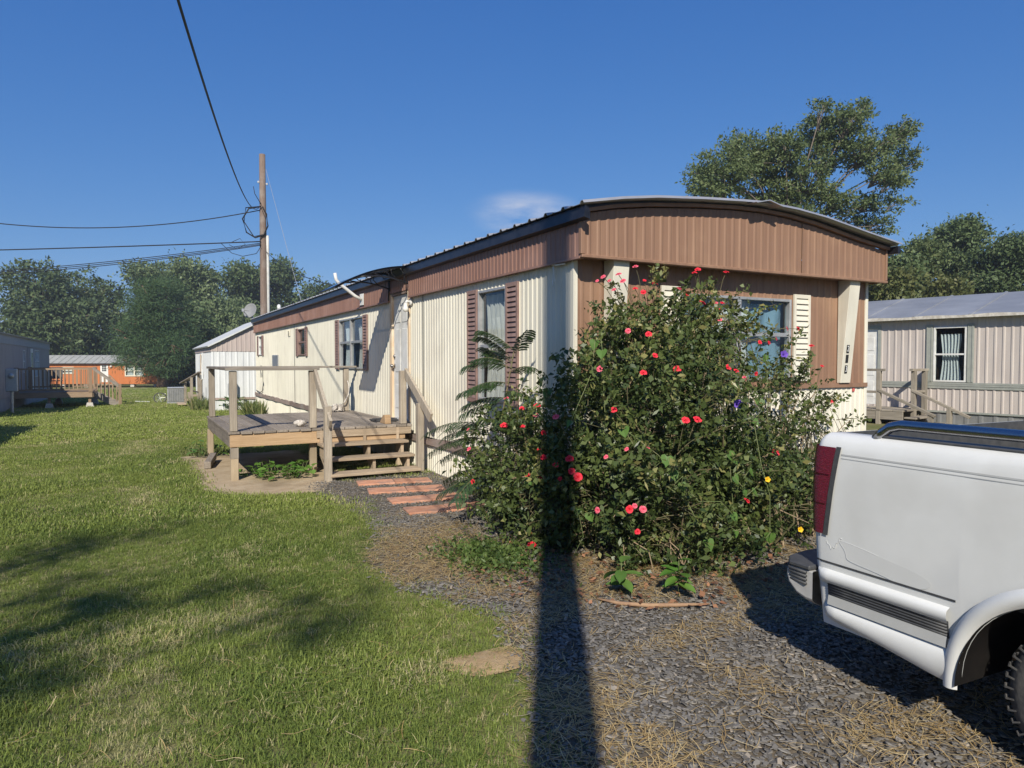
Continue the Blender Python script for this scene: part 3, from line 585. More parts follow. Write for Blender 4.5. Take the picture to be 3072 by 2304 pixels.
single('cloth_bundle', mb, m_rope, (2.02, 9.83, DZ), 'crumpled off-white cloth lying beside the middle railing post', 'cloth', smooth=True)
mb = MB(); mb.obox((.98, 11.1, .06), (.09, .9, .10), (.02, .03, -.18)); single('edging_timber', mb, m_wy, (.98, 11.1, 0), 'loose grey timber lying on the dirt under the porch', 'timber', bevel=.006)
mb = MB(); mb.tube([(2.55, 3.55, .03), (2.62, 3.42, .028), (2.75, 3.30, .03), (2.92, 3.20, .035), (3.1, 3.14, .03)], [.006, .012, .014, .012, .006], 7); single('fallen_branch', mb, mat('bark_tan', (.36, .23, .13), (.25, .15, .09), 20, .9), (2.8, 3.3, 0), 'curved brown branch lying on the slate in front of the roses', 'branch', smooth=True)

# ================================================================ pickup truck
TH = R(2.8)
m_tw = mat('truck_white', (.70, .70, .67), (.63, .63, .60), 2.2, .22, c3=(.52, .51, .47), s3=2.6, f3=.4, spec=.5, rough2=.55, detail=9)
m_tw2 = mat('peeled_primer', (.60, .60, .57), (.64, .64, .61), 3, .6)
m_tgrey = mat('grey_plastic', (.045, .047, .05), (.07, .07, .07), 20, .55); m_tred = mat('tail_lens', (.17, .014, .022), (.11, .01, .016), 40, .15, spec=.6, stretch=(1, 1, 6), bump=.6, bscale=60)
m_chr = mat('chrome', (.42, .42, .43), (.3, .3, .31), 5, .25, metal=1); m_dull = mat('dull_metal', (.50, .49, .46), (.38, .37, .35), 10, .35, metal=.6)
m_tyre = mat('tyre_rubber', (.055, .055, .055), (.095, .09, .083), 15, .8, bump=.3); m_rust = mat('rusty_pipe', (.30, .17, .08), (.42, .28, .15), 18, .8)
m_stripe = mat('pinstripe', (.42, .42, .40), None, rough=.4); m_under = mat('underbody', (.008, .008, .008), (.014, .012, .011), 6, .95, spec=.05)
tk = root('pickup_truck', (2.80, 2.20, 0), 'white pickup truck with peeling paint and chrome bed rail parked on the slate', 'pickup truck', rz=math.atan2(-math.cos(TH), -math.sin(TH)))
CR = .07
def plan(u):                                            # path round the rear corner: u along the side, below CR it bends to the rear
    if u >= CR: return u, 0.
    a = (CR - u) / CR
    if a <= 1.5708: return CR - CR * math.sin(a), CR - CR * math.cos(a)
    return 0., CR + (a - 1.5708) * CR
def inset(z): return float(np.interp(z, [.25, .45, .60, .75, .95, 1.08, 1.14, 1.175, 1.195], [.05, .03, .012, .004, 0, .006, .014, .03, .065]))
ARC, ARR, ARZ = 1.13, .43, .27
def S(u, z, off=0):
    x, y = plan(u); i = inset(z) - off
    # push along the outward normal of the plan path
    if u >= CR: return (x, y + i, z)
    a = min((CR - u) / CR, 1.5708); return (x + i * math.sin(a), y + i * math.cos(a), z)
def abot(u):
    d = abs(u - ARC)
    return ARZ + math.sqrt(max(0, ARR ** 2 - d ** 2)) if d < ARR else None
def bedside(mirror):
    us = [-.11, -.075, -.04] + [CR - CR * a for a in (1.5, 1.2, .9, .6, .3)] + [CR, .15, .3, .45, .58] + [ARC - ARR * math.cos(t * math.pi / 28) for t in range(29)] + [1.65, 1.8, 1.95, 2.06]
    mb = MB(); rows_ = [0, .03, .1, .2, .32, .45, .58, .7, .8, .87, .92, .96, .985, 1]
    for u in us:
        b = abot(u); z0 = b if b is not None else .30
        if b is not None: z0 = max(z0, .30)
        for r_ in rows_:
            p = S(u, z0 + (1.195 - z0) * r_); mb.v.append(p if not mirror else (p[0], 1.92 - p[1], p[2]))
        p = S(u, 1.195); q = (p[0] + (.0 if u > CR else .03), .145, 1.195); mb.v.append(q if not mirror else (q[0], 1.92 - q[1], q[2])); q = (q[0], .15, .62); mb.v.append(q if not mirror else (q[0], 1.92 - q[1], q[2]))
    n = len(rows_) + 2
    mb.f = [(i * n + j, (i + 1) * n + j, (i + 1) * n + j + 1, i * n + j + 1) for i in range(len(us) - 1) for j in range(n - 1)]
    return mb
def tp(name, mb, m, par=None, smooth=False, bevel=0, solid=0, fix=True): return part(name, mb, m, par or tk, True, smooth, bevel, fix, solid)
bs = tp('bed_side', bedside(False), m_tw, smooth=True); tp('bed_side', bedside(True), m_tw, smooth=True)
for o_ in (bs,):
    pass
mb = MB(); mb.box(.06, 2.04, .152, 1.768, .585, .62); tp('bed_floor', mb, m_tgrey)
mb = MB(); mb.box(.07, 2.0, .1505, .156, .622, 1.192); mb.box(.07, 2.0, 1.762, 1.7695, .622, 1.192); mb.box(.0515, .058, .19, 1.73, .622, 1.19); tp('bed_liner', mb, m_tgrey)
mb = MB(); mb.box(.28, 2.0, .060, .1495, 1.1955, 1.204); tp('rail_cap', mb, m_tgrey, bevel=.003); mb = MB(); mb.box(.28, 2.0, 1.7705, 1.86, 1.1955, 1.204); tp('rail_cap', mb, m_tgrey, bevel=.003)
mb = MB(); mb.box(2.0, 2.05, .157, 1.761, .625, 1.18); tp('bed_front', mb, m_tw)
mb = MB(); mb.box(-.004, .05, .19, 1.73, .60, 1.185); tg = tp('tailgate', mb, m_tw, bevel=.015); mb = MB(); mb.box(-.014, -.004, .85, 1.07, 1.0, 1.08); tp('tailgate_handle', mb, m_tgrey, tg, bevel=.006)
# tail lights wrap the corners
for mir in (False, True):
    def edge(z): return float(np.interp(z, [.731, 1.136], [.108, .168]))
    def lens(u, v):
        z = .731 + (1.136 - .731) * v; uu = -.10 + (edge(z) - .022 + .10) * u; p = S(uu, z, .010); return p if not mir else (p[0], 1.92 - p[1], p[2])
    mb = MB(); mb.grid(lens, 16, 10); tl = tp('tail_light', mb, m_tred, smooth=True)
    def bez(u, v):
        z = .727 + (1.140 - .727) * v; uu = edge(z) - .022 + .026 * u; p = S(uu, z, .008); return p if not mir else (p[0], 1.92 - p[1], p[2])
    for zl in (.868, 1.004):
        def gap(u, v, zl=zl): p = S(-.09 + (edge(zl) - .03 + .09) * u, zl + .006 * v, .0118); return p if not mir else (p[0], 1.92 - p[1], p[2])
        mb = MB(); mb.grid(gap, 12, 1); tp('lens_divider', mb, mat('dark_lens', (.05, .006, .01), None, rough=.2), tl)
    mb = MB(); mb.grid(bez, 3, 8); tp('bezel', mb, m_tgrey, tl, smooth=True)
# creases and pinstripes
for z, h in ((1.106, .007), (1.090, .003)):
    mb = MB(); mb.grid(lambda u, v: S(.17 + 1.87 * u, z + h * (v - .5), .0016), 20, 1); tp('pinstripe', mb, m_stripe)
mb = MB(); mb.grid(lambda u, v: S(.03 + .66 * u, .600 + .009 * (v - .5), .0018), 16, 1); tp('crease_line', mb, m_tgrey)
# bare patch where the clear coat has peeled, with its curling rim
def blob(t):
    return .36 + .20 * math.cos(t) * (1 + .18 * math.sin(3 * t + 1)), .655 + .055 * math.sin(t) * (1 + .3 * math.cos(2 * t)) - .03 * math.cos(t)
mb = MB(); mb.grid(lambda u, v: S(.36 + (blob(v * 6.2832)[0] - .36) * u, .655 + (blob(v * 6.2832)[1] - .655) * u, .0012), 6, 40); tp('peeled_patch', mb, m_tw2, smooth=True)
mb = MB(); mb.tube([S(blob(t * .157)[0], blob(t * .157)[1], .001) for t in range(10, 33)], .0009, 5); mb.tube([S(.10 + .004 * i, .70 - .03 * math.sin(i * .22) - .006 * math.sin(i * 1.3), .001) for i in range(22)], .0009, 5); tp('peeled_rim', mb, mat('paint_edge', (.56, .56, .54), None, rough=.5))
# moulding with ribbed insert, lower cladding, flared arch
def bulge(v, d): return d * math.sin(max(0, min(1, v)) * math.pi) ** .45
mb = MB(); mb.grid(lambda u, v: S(.045 + .62 * u, .505 + .062 * v, bulge(v * .92 + .08, .028) * min(1, u * 14 + .25)), 18, 6); ml = tp('side_moulding', mb, m_tw, smooth=True)
mb = MB(); mb.grid(lambda u, v: S(.105 + .55 * u, .405 + .042 * v, .012 + .012 * (1 - v)), 12, 3); tp('moulding_ledge', mb, mat('moulding_grey', (.42, .42, .40), (.36, .36, .34), 6, .5), ml, smooth=True)
mb = MB(); mb.grid(lambda u, v: S(.10 + .56 * u, .44 + .07 * v, .006), 8, 1); ins = tp('ribbed_insert', mb, m_tgrey)
for i in range(5):
    mb = MB(); mb.tube([S(.105 + .55 * t / 6, .452 + i * .0125, .009) for t in range(7)], .0055, 6); tp('rib', mb, m_tgrey, ins, smooth=True)
def cladz(u): return float(np.interp(u, [.08, .30, .60, .67], [.340, .312, .268, .262]))
mb = MB(); mb.grid(lambda u, v: S(.075 + .59 * u, cladz(.075 + .59 * u) + (.402 - cladz(.075 + .59 * u)) * v, bulge(v * .9 + .08, .034) * min(1, u * 12 + .2)), 16, 8); tp('lower_cladding', mb, m_tw, smooth=True)
def flare(u, v):
    a = math.pi * (1.012 - 1.02 * u); rr = ARR + .002 + .064 * v; x = ARC + rr * math.cos(a); z = ARZ + rr * math.sin(a)
    i = inset(max(z, .3)); return (x, i - .004 - .036 * math.sin(math.pi * min(1, .12 + v * .86)) ** .5, z)
mb = MB(); mb.grid(flare, 44, 7); tp('fender_flare', mb, m_tw, smooth=True)
mb = MB(); mb.grid(lambda u, v: (ARC + (ARR + .002) * math.cos(math.pi * (1.0 - 1.0 * u)), .0 + .5 * v, ARZ + (ARR + .002) * math.sin(math.pi * (1.0 - 1.0 * u))), 28, 3); tp('wheel_well', mb, m_under, smooth=True)
mb = MB(); mb.grid(lambda u, v: (ARC + (ARR + .002) * math.cos(math.pi * (1.0 - 1.0 * u)), 1.92 - .5 * v, ARZ + (ARR + .002) * math.sin(math.pi * (1.0 - 1.0 * u))), 28, 3); tp('wheel_well', mb, m_under, smooth=True)
# chrome bed rails
for y in (.075, 1.845):
    mb = MB(); mb.tube([(.30, y, 1.19), (.325, y, 1.218), (.36, y, 1.244), (.41, y, 1.256), (1.0, y, 1.256), (1.7, y, 1.256), (1.86, y, 1.25), (1.93, y, 1.23), (1.96, y, 1.19)], .023, 12); tp('bed_rail', mb, m_chr, smooth=True)
# rear step bumper
prof = [(.03, .535), (-.15, .53), (-.178, .515), (-.182, .47), (-.165, .42), (-.10, .365), (-.03, .345), (.03, .345)]
mb = MB(); ys_ = [.0, .02, .06, .14, .5, .96, 1.42, 1.78, 1.86, 1.90, 1.92]; n = len(prof)
for y in ys_:
    e = min(y, 1.92 - y); k_ = 1 - .28 * max(0, 1 - e / .14) ** 2
    for x_, z in prof: mb.v.append((.03 + (x_ - .03) * k_, y, z if z > .5 else .535 + (z - .535) * k_))
mb.f = [(i * n + j, (i + 1) * n + j, (i + 1) * n + j + 1, i * n + j + 1) for i in range(len(ys_) - 1) for j in range(n - 1)] + [tuple(range(n)), tuple(range((len(ys_) - 1) * n, len(ys_) * n))]
bmp = tp('rear_bumper', mb, mat('bumper_grey', (.52, .51, .48), (.42, .41, .39), 8, .4, metal=.15), smooth=False, bevel=.006)
mb = MB(); mb.prism([(.02, -.01), (-.10, -.012), (-.165, .06), (-.195, .2), (-.195, 1.72), (-.165, 1.86), (-.10, 1.932), (.02, 1.93)], 'z', .537, .56); pad = tp('step_pad', mb, m_tgrey, bmp, bevel=.006)
for i in range(4):
    mb = MB(); mb.tube([(.0, -.008, .525 - i * .018), (-.10, -.008 + .004 * i, .525 - i * .018), (-.155, .05, .525 - i * .018), (-.19, .18, .525 - i * .018), (-.188, .4, .525 - i * .018)], .007, 6); tp('rib', mb, m_tgrey, bmp, smooth=True)
mb = MB(); mb.box(-.19, -.176, .80, 1.12, .40, .52); tp('plate_recess', mb, m_tgrey, bmp)
# underbody, exhaust, shackle
mb = MB(); mb.box(.1, 5.2, .45, .55, .40, .52); mb.box(.1, 5.2, 1.37, 1.47, .40, .52); mb.tube([(1.14, .25, .34), (1.14, 1.67, .34)], .05, 10); mb.box(2.3, 5.0, .2, 1.72, .38, .48); mb.box(.5, .9, .6, 1.3, .34, .56); tp('chassis', mb, m_under)
mb = MB(); mb.tube([(2.4, .62, .36), (1.8, .60, .36), (1.45, .5, .40), (1.0, .42, .42), (.72, .42, .32), (.52, .38, .22), (.42, .33, .165)], .036, 14, caps=False); tp('exhaust_pipe', mb, m_rust, smooth=True, solid=.004)
mb = MB(); mb.obox((.60, .30, .30), (.09, .02, .06), (0, .3, .2)); tp('spring_shackle', mb, m_rust)
# wheels
def wheel(x, y, sgn):
    mb = MB(); r = .30; w_ = .20
    mb.lathe([(.20, -.10), (.25, -w_ / 2), (.285, -w_ / 2 + .01), (r, -w_ / 2 + .03), (r, w_ / 2 - .03), (.285, w_ / 2 - .01), (.25, w_ / 2), (.20, .10)], (x, y, r), 48, 'y', caps=False); ty = tp('tyre', mb, m_tyre, whl[0], smooth=True)
    mb = MB()
    for i in range(44):
        a = i * 6.2832 / 44; ca, sa = math.cos(a), math.sin(a)
        for s_ in (-1, 1):
            mb.obox((x + ca * (r + .003), y + s_ * (w_ / 2 - .045), r + sa * (r + .003)), (.005, .06, .020), (0, -a, s_ * .2)); mb.obox((x + ca * (r - .012), y + s_ * (w_ / 2 - .006), r + sa * (r - .012)), (.028, .004, .006), (0, -a, 0))
    tp('tread_lug', mb, m_tyre, whl[0]); 
    mb = MB(); f = sgn * .1
    mb.lathe([(.205, f), (.21, f + sgn * .01), (.19, f + sgn * .012), (.18, f - sgn * .03), (.12, f - sgn * .02), (.07, f - sgn * .0), (.05, f + sgn * .02), (.001, f + sgn * .022)], (x, y, r), 32, 'y', caps=False); tp('rim', mb, m_dull, whl[0], smooth=True)
for x, y, sg in ((1.12, .21, -1), (1.12, 1.71, 1), (4.45, .24, -1), (4.45, 1.68, 1)):
    mb = MB(); mb.lathe([(.06, -.09), (.06, .09)], (x, y, .30), 14, 'y'); whl = [tp('wheel', mb, m_under)]; wheel(x, y, sg)
# cab and nose: lofted from side sections, glazed
def loft(secs):
    mb = MB(); n = len(secs[0]); 
    for s_ in secs: mb.v += s_
    mb.f = [(i * n + j, i * n + (j + 1) % n, (i + 1) * n + (j + 1) % n, (i + 1) * n + j) for i in range(len(secs) - 1) for j in range(n)] + [tuple(range(n)), tuple(range((len(secs) - 1) * n, len(secs) * n))]; return mb
def sec(x, zb, zt, ins_b, ins_t): return [(x, ins_b, zb), (x, ins_t, zt), (x, 1.92 - ins_t, zt), (x, 1.92 - ins_b, zb)]
mb = loft([[(x, .0 + i_, z) for i_, z in ((.05, .32), (.0, .6), (.0, .95), (.05, zt))] + [(x, 1.92 - i_, z) for i_, z in ((.05, zt), (0, .95), (0, .6), (.05, .32))] for x, zt in ((2.08, 1.2), (3.7, 1.17), (3.95, 1.14), (5.1, 1.04), (5.35, .98))]); body = tp('cab_body', mb, m_tw, bevel=.03)
mb = loft([sec(2.10, 1.2, 1.80, .06, .2), sec(3.2, 1.175, 1.82, .06, .19)]); tp('cab_roof', mb, m_tw, bevel=.03)
mb = MB(); mb.add([(3.21, .18, 1.80), (3.21, 1.74, 1.80), (3.80, 1.84, 1.175), (3.80, .08, 1.175)], [(0, 1, 2, 3)]); tp('windscreen', mb, mat('dark_glass', (.015, .02, .022), None, rough=.06, spec=.8))
for y, s_ in ((0, 1), (1.92, -1)):
    mb = MB(); mb.add([(2.2, y + s_ * .068, 1.22), (3.6, y + s_ * .075, 1.20), (3.18, y + s_ * .175, 1.76), (2.2, y + s_ * .182, 1.76)], [(0, 1, 2, 3)]); tp('side_window', mb, MATS['dark_glass'])
    mb = MB(); mb.box(3.35, 3.5, y - .19 if s_ > 0 else y + .02, y - .02 if s_ > 0 else y + .19, 1.2, 1.36); tp('side_mirror', mb, m_tgrey, bevel=.015)
    mb = MB(); mb.box(5.345, 5.37, y + .12 * s_ if s_ > 0 else y - .45, y + .45 if s_ > 0 else y - .12, .72, .90); tp('headlight', mb, m_chr, bevel=.01)
mb = MB(); mb.box(5.345, 5.365, .47, 1.45, .70, .92); tp('grille', mb, m_tgrey); mb = MB(); mb.box(5.36, 5.50, .02, 1.90, .44, .62); tp('front_bumper', mb, m_dull, bevel=.02)

# ================================================================ utility poles and lines
m_polew = wood('pole_wood', 'z', (.12, .088, .07), (.19, .14, .11), (.25, .22, .19)); m_wire = mat('wire_black', (.012, .012, .014), None, rough=.6); m_gal = mat('galvanised', (.42, .43, .44), (.5, .5, .5), 10, .5, metal=.5)
PX, PY = 4.98, 31.44
pg = g(PY)
pl1 = root('utility_pole', (PX, PY, pg), 'tall weathered utility pole with a pale conduit rising behind the mobile home', 'utility pole')
mb = MB(); mb.tube([(PX, PY, pg - .3), (PX, PY, 3), (PX, PY, 7), (PX, PY, 10.35)], [.17, .155, .14, .125], 14); part('shaft', mb, m_polew, pl1, smooth=True)
mb = MB(); mb.tube([(PX + .17, PY - .09, pg), (PX + .17, PY - .09, 6.3), (PX + .16, PY - .09, 6.9)], .06, 10); part('conduit', mb, mat('conduit', (.62, .60, .55), (.5, .5, .46), 5, .6), pl1, smooth=True)
for dx, z in ((-.18, 9.1), (.18, 9.05), (.2, 5.9)):
    mb = MB(); mb.lathe([(.02, 0), (.035, .02), (.035, .08), (.02, .1)], (PX + dx, PY - .05, z), 8); mb.bar((PX, PY - .05, z + .05), (PX + dx, PY - .05, z + .05), .03, .03); part('insulator', mb, m_gal, pl1)
mb = MB(); mb.tube([(PX - .1, PY - .16, 8.1), (PX - .6, PY - .2, 7.95), (PX - .85, PY - .2, 7.5), (PX - .7, PY - .2, 6.95), (PX - .35, PY - .2, 6.75), (PX, PY - .2, 6.9), (PX + .17, PY - .18, 7.3), (PX + .12, PY - .18, 7.8), (PX - .05, PY - .18, 8.1)], .03, 8); mb.tube([(PX - .1, PY - .16, 8.1), (PX - .7, PY - .1, 8.0), (PX - .78, PY - .1, 7.4), (PX - .4, PY - .15, 6.8), (PX + .1, PY - .17, 6.95)], .022, 8); mb.tube([(PX - .1, PY - .18, 8.2), (PX - .35, PY - .2, 8.6), (PX - .4, PY - .2, 8.9)], .015, 6); part('wire_drip_loop', mb, m_wire, pl1, smooth=True)
# pole standing behind the viewer: its shadow lies across slate, roses and corner
P2 = Vector((0, 0, 0)) - SD * 2.6 + Vector((SD.y, -SD.x, 0)) * .062
pl2 = root('utility_pole', (P2.x, P2.y, 0), 'thick wooden utility pole casting its shadow over the slate drive and roses', 'utility pole')
mb = MB(); mb.tube([(P2.x, P2.y, -.3), (P2.x, P2.y, 5), (P2.x, P2.y, 12.5)], [.15, .145, .125], 16); part('shaft', mb, m_polew, pl2, smooth=True)
def line(name, pts, r, label, group=None, n=5):
    mb = MB(); mb.tube(pts, r, n); return single(name, mb, m_wire, pts[0], label, 'cable', group, smooth=True)
def sag(p, q, s, n=24):
    p, q = Vector(p), Vector(q); return [p.lerp(q, i / n) - Vector((0, 0, 4 * s * (i / n) * (1 - i / n))) for i in range(n + 1)]
line('power_line', sag((PX - .12, PY - .1, 8.15), (P2.x + .12, P2.y + .1, 4.7), 1.35, 40), .013, 'thick black service cable running overhead from the far pole towards the near pole', n=6)
line('power_line', sag((PX - .14, PY - .1, 7.95), (-4.96, 37.12, 7.46), .42) + [(-13, 41.4, 7.9)], .022, 'black cable leaving the pole at its wire loop', 'cables strung left from the pole')
for k, (za, zb, s_) in enumerate(((6.62, 6.32, .02), (6.55, 5.42, .10), (6.50, 5.36, .12), (6.46, 5.28, .13))):
    line('power_line', sag((PX - .12, PY - .14, za), (-4.97, 37.08, zb), s_) + [(-13.2, 41.6, zb - .5 + (k == 0) * .2)], .026 if k == 0 else .017, ['heavy upper telephone cable running level from the pole', 'topmost of three thin phone wires falling away from the pole', 'middle one of three thin phone wires falling away from the pole', 'lowest of three thin phone wires falling away from the pole'][k], 'cables strung left from the pole')
mb = MB(); mb.tube([(PX - 1.6, PY + .75, 6.55), (PX - 1.2, PY + .6, 6.15), (PX - .8, PY + .3, 6.0), (PX - .3, PY - .1, 6.1), (PX - .12, PY - .16, 6.4)], .014, 6); mb.tube([(PX - 1.3, PY + .6, 6.5), (PX - 1.0, PY + .4, 6.3), (PX - .7, PY + .2, 6.5), (PX - .9, PY + .3, 6.75), (PX - 1.2, PY + .5, 6.6)], .012, 6); single('phone_wire_loop', mb, m_wire, (PX - .12, PY, 6.4), 'looping slack phone wires bunched at the side of the pole', 'cable', smooth=True)
line('drop_wire', sag((PX + .1, PY - .15, 6.2), (3.75, 13.4, 2.93), .25), .012, 'single thin cable dropping from the pole to the mobile home roof')
mb = MB(); mb.tube([(PX + .13, PY - .1, 9.7), (4.75, 22.6, 3.25)], .008, 5); single('guy_wire', mb, m_gal, (PX + .13, PY - .1, 9.7), 'pale thin guy wire slanting from the pole top to the roof', 'guy wire')
line('power_line', sag((12, 34, 5.6), (34, 24, 5.9), .35), .02, 'thin dark cable crossing in front of the trees behind the grey roof')

# ================================================================ neighbouring homes
# --- grey-pink home across the drive
m_pink = mat('pink_siding', (.52, .46, .41), (.46, .40, .36), 2.5, .55, stretch=(3, 3, .4), c3=(.40, .36, .33), s3=1, f3=.4); m_gtrim = mat('green_grey_trim', (.27, .28, .25), (.32, .33, .29), 8, .6); m_groof = mat('grey_roof', (.30, .31, .33), (.24, .25, .27), .9, .5, metal=.3, stretch=(1, 3, 1), c3=(.4, .41, .43), s3=.7, f3=.6)
AU = math.atan2(.989, -.146)                            # local x runs away from the viewer along the wall, local y into the home
pk = root('mobile_home', (17.25, 10.35, -.35), 'grey-pink corrugated mobile home with grey metal roof beyond the truck', 'mobile home', rz=AU)
# local: +x = away, +y = towards the viewer side (left), so the home body lies on -y
def lp(name, mb, m, par=None, **k): return part(name, mb, m, par or pk, True, **k)
x = -7.2
PKW = (-1.03, -.31, 1.37, 2.71); PKD = (1.03, 1.9, .74, 2.72)
while x < 7.5:
    x1 = min(x + 1.47, 7.5); mb = MB(); corr(mb, 'x', x, x1, .66, 2.98, 0, per=.17, amp=.014, out=1, openings=[PKW, PKD]); lp('siding_panel', mb, m_pink, fix=False); x = x1
mb = MB(); corr(mb, 'y', -4.2, 0, .66, 3.3, 7.5, per=.17, amp=.014, out=1); lp('siding_panel', mb, m_pink, fix=False)
mb = MB(); mb.box(-7.2, -7.19, -4.2, 0, .66, 3.3); mb.box(-7.2, 7.5, -4.21, -4.2, .0, 3.0); lp('siding_panel', mb, m_pink)
mb = MB(); corr(mb, 'x', -7.2, 7.5, -.1, .62, -.03, per=.30, amp=.012, out=1); lp('skirting_panel', mb, mat('grey_skirt', (.16, .16, .16), (.22, .22, .21), 3, .7), fix=False)
for z0_, z1_, d_ in ((1.21, 1.265, .03), (1.27, 1.31, .038), (1.315, 1.36, .03)):
    mb = MB(); mb.box(-7.2, .92, .004, d_, z0_, z1_); lp('belt_trim', mb, m_gtrim)
mb = MB(); mb.box(-7.2, 7.5, -.02, .012, .62, .665); lp('sill_trim', mb, m_gtrim)
x = -7.4
while x < 7.6:
    x1 = min(x + 1.25, 7.7); mb = MB(); mb.add([(x, .20, 2.96), (x1, .20, 2.96), (x1, -2.1, 3.62), (x, -2.1, 3.62)], [(0, 1, 2, 3)]); mb.add([(x, -4.4, 2.96), (x1, -4.4, 2.96), (x1, -2.1, 3.62), (x, -2.1, 3.62)], [(0, 1, 2, 3)])
    mb.bar((x, .20, 2.968), (x, -2.1, 3.628), .05, .03); lp('roof_panel', mb, m_groof, solid=.006, fix=False); x = x1
mb = MB(); mb.grid(lambda u, v: (-7.4 + 15.1 * u, .215, 2.90 + .07 * v + .012 * math.sin(u * 70) * v), 80, 1); lp('eave_edge', mb, mat('flaking_white', (.62, .58, .5), (.4, .36, .3), 12, .8), solid=.02, fix=False)
mb = MB(); mb.box(-7.3, 7.6, .005, .19, 2.90, 2.93); lp('soffit', mb, m_gtrim)
mb = MB(); mb.box(-7.1, 7.4, -4.1, -.9, .6, .66); mb.box(-7.1, 7.4, -1.2, -1.15, .66, 2.9); lp('partition', mb, m_dark)
def lwindow(par, u0, u1, z0, z1, rail, m, cm, folds=6):
    b = MB(); fr = .04
    for q in ((u0, u0 + fr, z0, z1), (u1 - fr, u1, z0, z1), (u0 + fr, u1 - fr, z0, z0 + fr), (u0 + fr, u1 - fr, z1 - fr, z1)): b.box(q[0], q[1], -.04, .035, q[2], q[3])
    wd = lp('window', b, m, par, bevel=.003); b = MB(); b.box(u0 + fr, u1 - fr, -.035, .025, rail - .02, rail + .02); lp('meeting_rail', b, m, wd)
    for a, c in ((z0 + fr, rail - .02), (rail + .02, z1 - fr)):
        b = MB(); b.box(u0 + fr, u1 - fr, -.012, -.008, a, c); lp('pane', b, m_glass, wd)
    if cm: b = MB(); curtain(b, 'x', u0 + .16, u1 - .1, z0, z1 - .18, -.08, -1, folds, .07, .2, .05); lp('curtain', b, cm, wd, smooth=True, fix=False)
    return wd
lwindow(pk, *PKW, 2.04, m_white, m_curtw)
for a, b_ in ((-1.19, -1.04), (-.30, -.14)):
    mb = MB(); mb.box(a, b_, .016, .04, 1.36, 2.76); sh = lp('shutter', mb, m_gtrim, bevel=.004)
    for q in (a + .02, b_ - .04): mb = MB(); mb.box(q, q + .02, .04, .05, 1.38, 2.74); lp('batten', mb, m_gtrim, sh)
mb = MB(); mb.box(PKD[0], PKD[1], -.05, -.01, PKD[2], PKD[3]); dr = lp('door', mb, m_white, bevel=.003)
for za, zb in ((.95, 1.35), (1.5, 2.05), (2.15, 2.5)):
    for ya, yb in ((1.13, 1.41), (1.5, 1.8)): mb = MB(); mb.box(ya, yb, -.01, .0, za, zb); lp('door_panel', mb, m_white, dr, bevel=.006)
mb = MB(); mb.box(PKD[0] - .08, PKD[0], -.03, .03, PKD[2], PKD[3] + .08); mb.box(PKD[1], PKD[1] + .08, -.03, .03, PKD[2], PKD[3] + .08); mb.box(PKD[0], PKD[1], -.03, .03, PKD[3], PKD[3] + .08); lp('door_frame', mb, m_gtrim)
# its stair landing
lw = wood('landing_wood', 'x', (.22, .19, .15), (.34, .30, .24), (.16, .13, .1)); lwz = wood('landing_post', 'z', (.22, .19, .15), (.34, .30, .24), (.16, .13, .1))
ld = root('stair_landing', (17.25, 10.35, -.35), 'weathered wooden landing with stair rails at the grey-pink home', 'stairs', rz=AU)
def qp(name, mb, m, **k): return part(name, mb, m, ld, True, **k)
for i in range(10): mb = MB(); mb.box(-.15 + i * .25, -.15 + i * .25 + .24, .03, 1.25, .66, .70); qp('deck_plank', mb, lw, bevel=.004)
for y in (.06, 1.2): mb = MB(); mb.box(-.15, 2.3, y, y + .04, .46, .658); qp('rim_joist', mb, lw, bevel=.003)
for x, y, z1_ in ((.43, 1.2, 1.64), (-.12, .60, 1.64), (-.16, .12, 1.64), (2.2, 1.2, 1.64), (-.92, .62, .80), (-.75, 1.2, .66)): mb = MB(); mb.box(x - .05, x + .05, y - .05, y + .05, -.1, z1_); qp('post', mb, lwz, bevel=.005)
for p, q in (((-.1, .72, 1.66), (-.18, .0, 1.66)), ((.3, 1.2, 1.66), (2.3, 1.2, 1.66)), ((.43, 1.2, 1.12), (2.2, 1.2, 1.12)), ((.43, 1.22, 1.17), (-.85, 1.22, .60)), ((-.08, .62, 1.17), (-1.35, .62, .57)), ((-.12, .6, 1.13), (-.16, .1, 1.13))): mb = MB(); mb.bar(p, q, .09, .06); qp('handrail', mb, lw, bevel=.004)
for k in range(4): mb = MB(); mb.box(-.43 - k * .27, -.16 - k * .27, .1, 1.2, .50 - k * .16, .54 - k * .16); qp('tread', mb, lw, bevel=.004)

# --- white home behind the main one
m_wside = mat('white_siding', (.68, .69, .68), (.60, .61, .60), 2.5, .5, stretch=(3, 3, .4), c3=(.5, .5, .5), s3=1, f3=.3); m_gable = mat('gable_pinkgrey', (.40, .33, .30), (.46, .39, .35), 2, .6, stretch=(3, 1, .5))
wh = root('mobile_home', (2.45, 27, g(27)), 'white corrugated mobile home with pink-grey gable behind the rear end', 'mobile home')
z0 = g(27)
x = 2.45
while x < 6.6:
    x1 = min(x + 1.04, 6.62); mb = MB(); corr(mb, 'x', x, x1, .20, 1.86, 27, per=.20, amp=.015); part('siding_panel', mb, m_wside, wh, fix=False); x = x1
mb = MB(); corr(mb, 'x', 2.45, 6.62, -.4, .12, 27.03, per=.3, amp=.01); part('skirting_panel', mb, m_wside, wh, fix=False)
mb = MB(); mb.box(2.44, 6.63, 26.985, 27.02, .12, .198); part('trim_board', mb, m_trim, wh)
gz_ = lambda u: 2.05 + .56 * min(u - 2.45, 6.62 - u) * .95
mb = MB(); corr(mb, 'x', 2.45, 6.62, 1.87, 3, 26.99, per=.16, amp=.012, top=gz_); part('gable_panel', mb, m_gable, wh, fix=False)
y = 27
